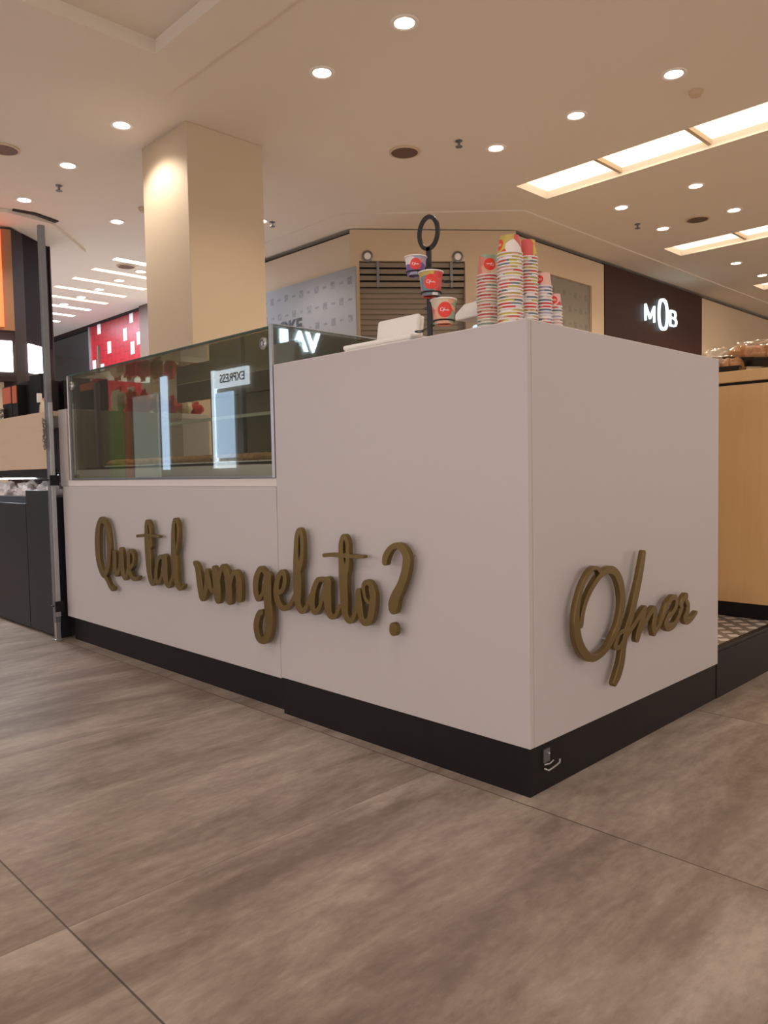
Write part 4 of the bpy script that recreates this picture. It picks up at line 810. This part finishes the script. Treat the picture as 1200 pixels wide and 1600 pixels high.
for z_ in (.785, .172):
    cl_ = mk('clamp', 'black', pl, boxes=[(.035, -.02, z_-.025, .047, .02, z_+.025)]); mk('clamp_tie', 'black', cl_, tubes=[([(-.03,-.024,z_),(.03,-.024,z_+.003)], .003, 8)])

# ---------------------------------------------------------------- left bakery kiosk unit
kb = thing('bakery_cabinet', 'dark panelled cabinet with a pale wood band, left of the steel post', 'cabinet', (-3.6, -.03, 0))
mk('lower_panel', 'char', kb, .002, boxes=[(.47, 0, .012, .82, .02, .735)])
mk('lower_panel', 'char', kb, .002, boxes=[(-.03, 0, .012, .462, .02, .665)])
mk('lower_panel', 'char', kb, .002, boxes=[(-.60, 0, .012, -.038, .02, .665)])
mk('wood_band', 'oak2', kb, .002, boxes=[(-.6, 0, .842, .825, .02, 1.124)])
mk('worktop', 'oak2', kb, boxes=[(-.6, .021, 1.10, .825, .50, 1.124)])
mk('black_rail', 'black', kb, boxes=[(-.6, .004, .790, .825, .03, .841)])
mk('carcass', 'char', kb, boxes=[(-.6, .021, 0, .82, .07, .70), (-.6, .40, .0, .82, .5, 1.09), (-.6, .07, .62, .82, .40, .655)])
ld = bpy.data.lights.new('shelf_light', 'AREA'); ld.shape = 'RECTANGLE'; ld.size = 1.2; ld.size_y = .03; ld.energy = 11; ld.color = (.92, .97, 1)
lo = bpy.data.objects.new('shelf_light', ld); C.objects.link(lo); lo.parent = kb; lo.location = (.0, .012, .802); lo.rotation_euler = (math.radians(14), 0, 0)
mk('light_tube', 'whitelit', kb, boxes=[(-.55, .03, .800, .8, .045, .812)])
XS = lambda p_: CAM[0] + (fw*FPX+(p_-600)*r2).x*((.13-CAM[1])/(fw*FPX+(p_-600)*r2).y)
for k, (x, w_, dz, lb) in enumerate([(XS(14), .15, 0, 'crumpled pale paper bag under the light, leftmost on the shelf'), (XS(50), .10, .01, 'crumpled pale paper bag in the middle of the lit shelf'), (XS(80), .07, .012, 'small pale wrapped packet beside the steel post, on the lit shelf')]):
    t = thing('wrapped_bread', lb, 'bread packet', (x, .13, .655), 0, 'wrapped bread on the lit shelf')
    bm = bmesh.new(); blob(bm, (0, -.0, .060), (w_, .075, .058), 90+k, .22, 3, seg=28, flat=1); link('wrapper', bm, 'pinkbag', t, smooth=True)
    bm = bmesh.new(); blob(bm, (0, .0, .045), (w_*.7, .045, .03), 95+k, .15, 3); link('bread_loaf', bm, 'bread', t, smooth=True)
# boxes and cards standing on the wood unit
def gift(name, x, y, w_, h_, card, lb, cat='box'):
    x = CAM[0] + (x-CAM[0])*(y-.03-CAM[1])/(y-CAM[1])
    t = thing(name, lb, cat, (x, y, 1.124), 0, None)
    mk('box_body', 'black', t, .002, boxes=[(-w_/2, -.03, 0, w_/2, .03, h_)])
    if card: mk('orange_card', 'cardorange', t, boxes=[(-w_/2+.006, -.033, h_-card, w_/2-.006, -.0302, h_-.006)])
    return t
def atx(px_, y_):   # world x on plane y_ along the horizon column px_
    d = fw*FPX + (px_-600)*r2; k = (y_-CAM[1])/d.y; return CAM[0]+d.x*k
gift('gift_box', (atx(12,.15)+atx(26,.15))/2, .15, abs(atx(26,.15)-atx(12,.15)), .215, .10, 'black box with a large orange card, leftmost of the boxes on the wood unit')
gift('gift_box', (atx(27,.15)+atx(35,.15))/2, .15, abs(atx(35,.15)-atx(27,.15))*.96, .215, .105, 'narrow black box with an orange card, right of the leftmost box')
gift('gift_box', (atx(36,.20)+atx(55,.20))/2, .20, abs(atx(55,.20)-atx(36,.20))*.96, .235, 0, 'plain black box, left of the widest black box')
gift('gift_box', (atx(55,.20)+atx(72,.20))/2, .20, abs(atx(72,.20)-atx(55,.20))*.96, .26, 0, 'tall plain black box behind the yellow packet')
gift('gift_box', (atx(73,.27)+atx(84,.27))/2, .27, abs(atx(84,.27)-atx(73,.27))*.9, .235, .12, 'black box with an orange card hidden partly by the steel post')
wt = thing('white_packet', 'stack of white wrapped packets at the left image edge, on the wood unit', 'packet', (atx(1,.08), .08, 1.124))
bm = bmesh.new()
for k in range(3): blob(bm, (random.uniform(-.01,.01), 0, .018+k*.030), (.055, .035, .019), 120+k, .2, 4, seg=16)
link('wrappers', bm, 'paper', wt, smooth=True)
yp = thing('biscuit_packet', 'small yellow biscuit packet standing left of the steel post', 'packet', (atx(76,.10), .10, 1.124))
bm = bmesh.new(); blob(bm, (0, 0, .045), (.035, .02, .045), 133, .15, 3, seg=16); link('packet_body', bm, 'cream', yp, smooth=True)
bm = bmesh.new(); box(bm, -.02, -.004, .082, .02, .004, .10); link('seal', bm, 'kraft', yp)
cn = tag(mk('white_candle', 'paper', .0 and None, boxes=[]) if False else thing('white_figure', 'slim white bottle in front of the black boxes, left of the post', 'bottle', (atx(69,.12), .12, 1.124)), None, None)
bm = bmesh.new(); lathe(bm, [(.012,0),(.013,.02),(.012,.13),(.006,.145),(.006,.16)], 16); link('bottle_body', bm, 'black', cn, smooth=True)
bm = bmesh.new(); lathe(bm, [(.0125,.085),(.0135,.09),(.0135,.13),(.0125,.135)], 16); link('label_sleeve', bm, 'paper', cn, smooth=True)
for k, (pa, pb, yy, h_, card, lb) in enumerate([(87, 107, .345, .235, 0, 'tall black box just right of the steel post, behind the case corner'), (110, 137, .55, .27, .05, 'black box with an orange top band, behind the left corner of the glass case')]):
    xa, xb = atx(pa, yy), atx(pb, yy)
    if k == 0:
        t = gift('gift_box', (xa+xb)/2, yy, abs(xb-xa), h_, card, lb); 
    else:
        t = gift('gift_box', (xa+xb)/2, yy+.1, abs(xb-xa)*1.05, h_, card, lb); t.location.z = 1.131

# ---------------------------------------------------------------- right oak cabinet with bread on top
ob = thing('oak_cabinet', 'light oak cabinet with a black plinth standing on the platform at right', 'cabinet', (-.6, 1.73, .1715))
mk('oak_front', 'oak', ob, .002, boxes=[(-.6, 0, .058, .575, .02, .952)])
mk('oak_side', 'oak', ob, .002, boxes=[(.556, .021, .058, .575, .55, .952)])
mk('plinth', 'black', ob, boxes=[(-.6, .002, 0, .57, .5, .057)])
mk('shadow_rail', 'black', ob, boxes=[(-.6, .006, .953, .57, .5, .962)])
mk('top_slab', 'oak', ob, .003, boxes=[(-.6, -.012, .963, .585, .56, 1.009)])
mk('back_carcass', 'oak', ob, boxes=[(-.6, .53, .058, .555, .55, .952)])
def loaf(label, loc, rz, dims, seed, tilt=(0,0)):
    t = thing('bread_tray', label, 'bread packet', loc, rz, 'wrapped bread on the oak cabinet'); w_, d_, h_ = dims
    bm = bmesh.new(); lo4 = [(-w_/2,-d_/2),(w_/2,-d_/2),(w_/2,d_/2),(-w_/2,d_/2)]
    a = [bm.verts.new((x*.86, y*.86, 0)) for x, y in lo4]; b = [bm.verts.new((x, y, h_*.36)) for x, y in lo4]; c = [bm.verts.new((x*.93, y*.93, h_*.36)) for x, y in lo4]; e = [bm.verts.new((x*.8, y*.8, .004)) for x, y in lo4]
    bm.faces.new(a[::-1]); bm.faces.new(e)
    for P_, Q_ in ((a, b), (b, c), (c, e)):
        for k in range(4): bm.faces.new((P_[k], P_[(k+1) % 4], Q_[(k+1) % 4], Q_[k]))
    link('black_tray', bm, 'tray', t)
    bm = bmesh.new(); rnd = random.Random(seed); n = 5
    for k in range(n): blob(bm, (-w_*.36+k*w_*.72/(n-1), rnd.uniform(-.01, .01), h_*.46), (w_*.16, d_*.42, h_*.42), seed+k, .10, 3, seg=16, rz=rnd.uniform(-.3, .3))
    link('baked_bread', bm, 'bread', t, smooth=True)
    bm = bmesh.new(); blob(bm, (0, 0, h_*.55), (w_*.56, d_*.56, h_*.52), seed+9, .07, 5, seg=24, flat=.45); link('cling_wrap', bm, 'film', t, smooth=True)
    t.rotation_euler = (tilt[0], tilt[1], rz); return t
loaf('small wrapped bread in a black tray at the near edge of the oak cabinet', (-.27, 1.80, 1.178), 0.15, (.17, .12, .075), 200)
loaf('large wrapped braided bread in a tilted black tray, on top of the pile', (-.120, 1.865, 1.198), -.12, (.30, .15, .105), 210, (0, .12))
loaf('wrapped bread tray lying under the large braided loaf', (-.06, 2.06, 1.178), .1, (.26, .13, .06), 220)
yb = thing('yellow_bread_bag', 'pale yellow wrapped bread peeking over the right end of the counter', 'bread packet', (-.345, 1.95, 1.178), .2)
bm = bmesh.new(); blob(bm, (0, 0, .062), (.085, .05, .062), 240, .25, 4, seg=24); link('bread_body', bm, 'cream', yb, smooth=True)
bm = bmesh.new(); blob(bm, (0, 0, .067), (.092, .055, .066), 241, .10, 5, seg=24); link('cling_wrap', bm, 'film', yb, smooth=True)
bm = bmesh.new(); blob(bm, (-.08, 0, .082), (.05, .02, .012), 242, .2, 4, seg=14); link('bag_tail', bm, 'pinkbag', yb, smooth=True)
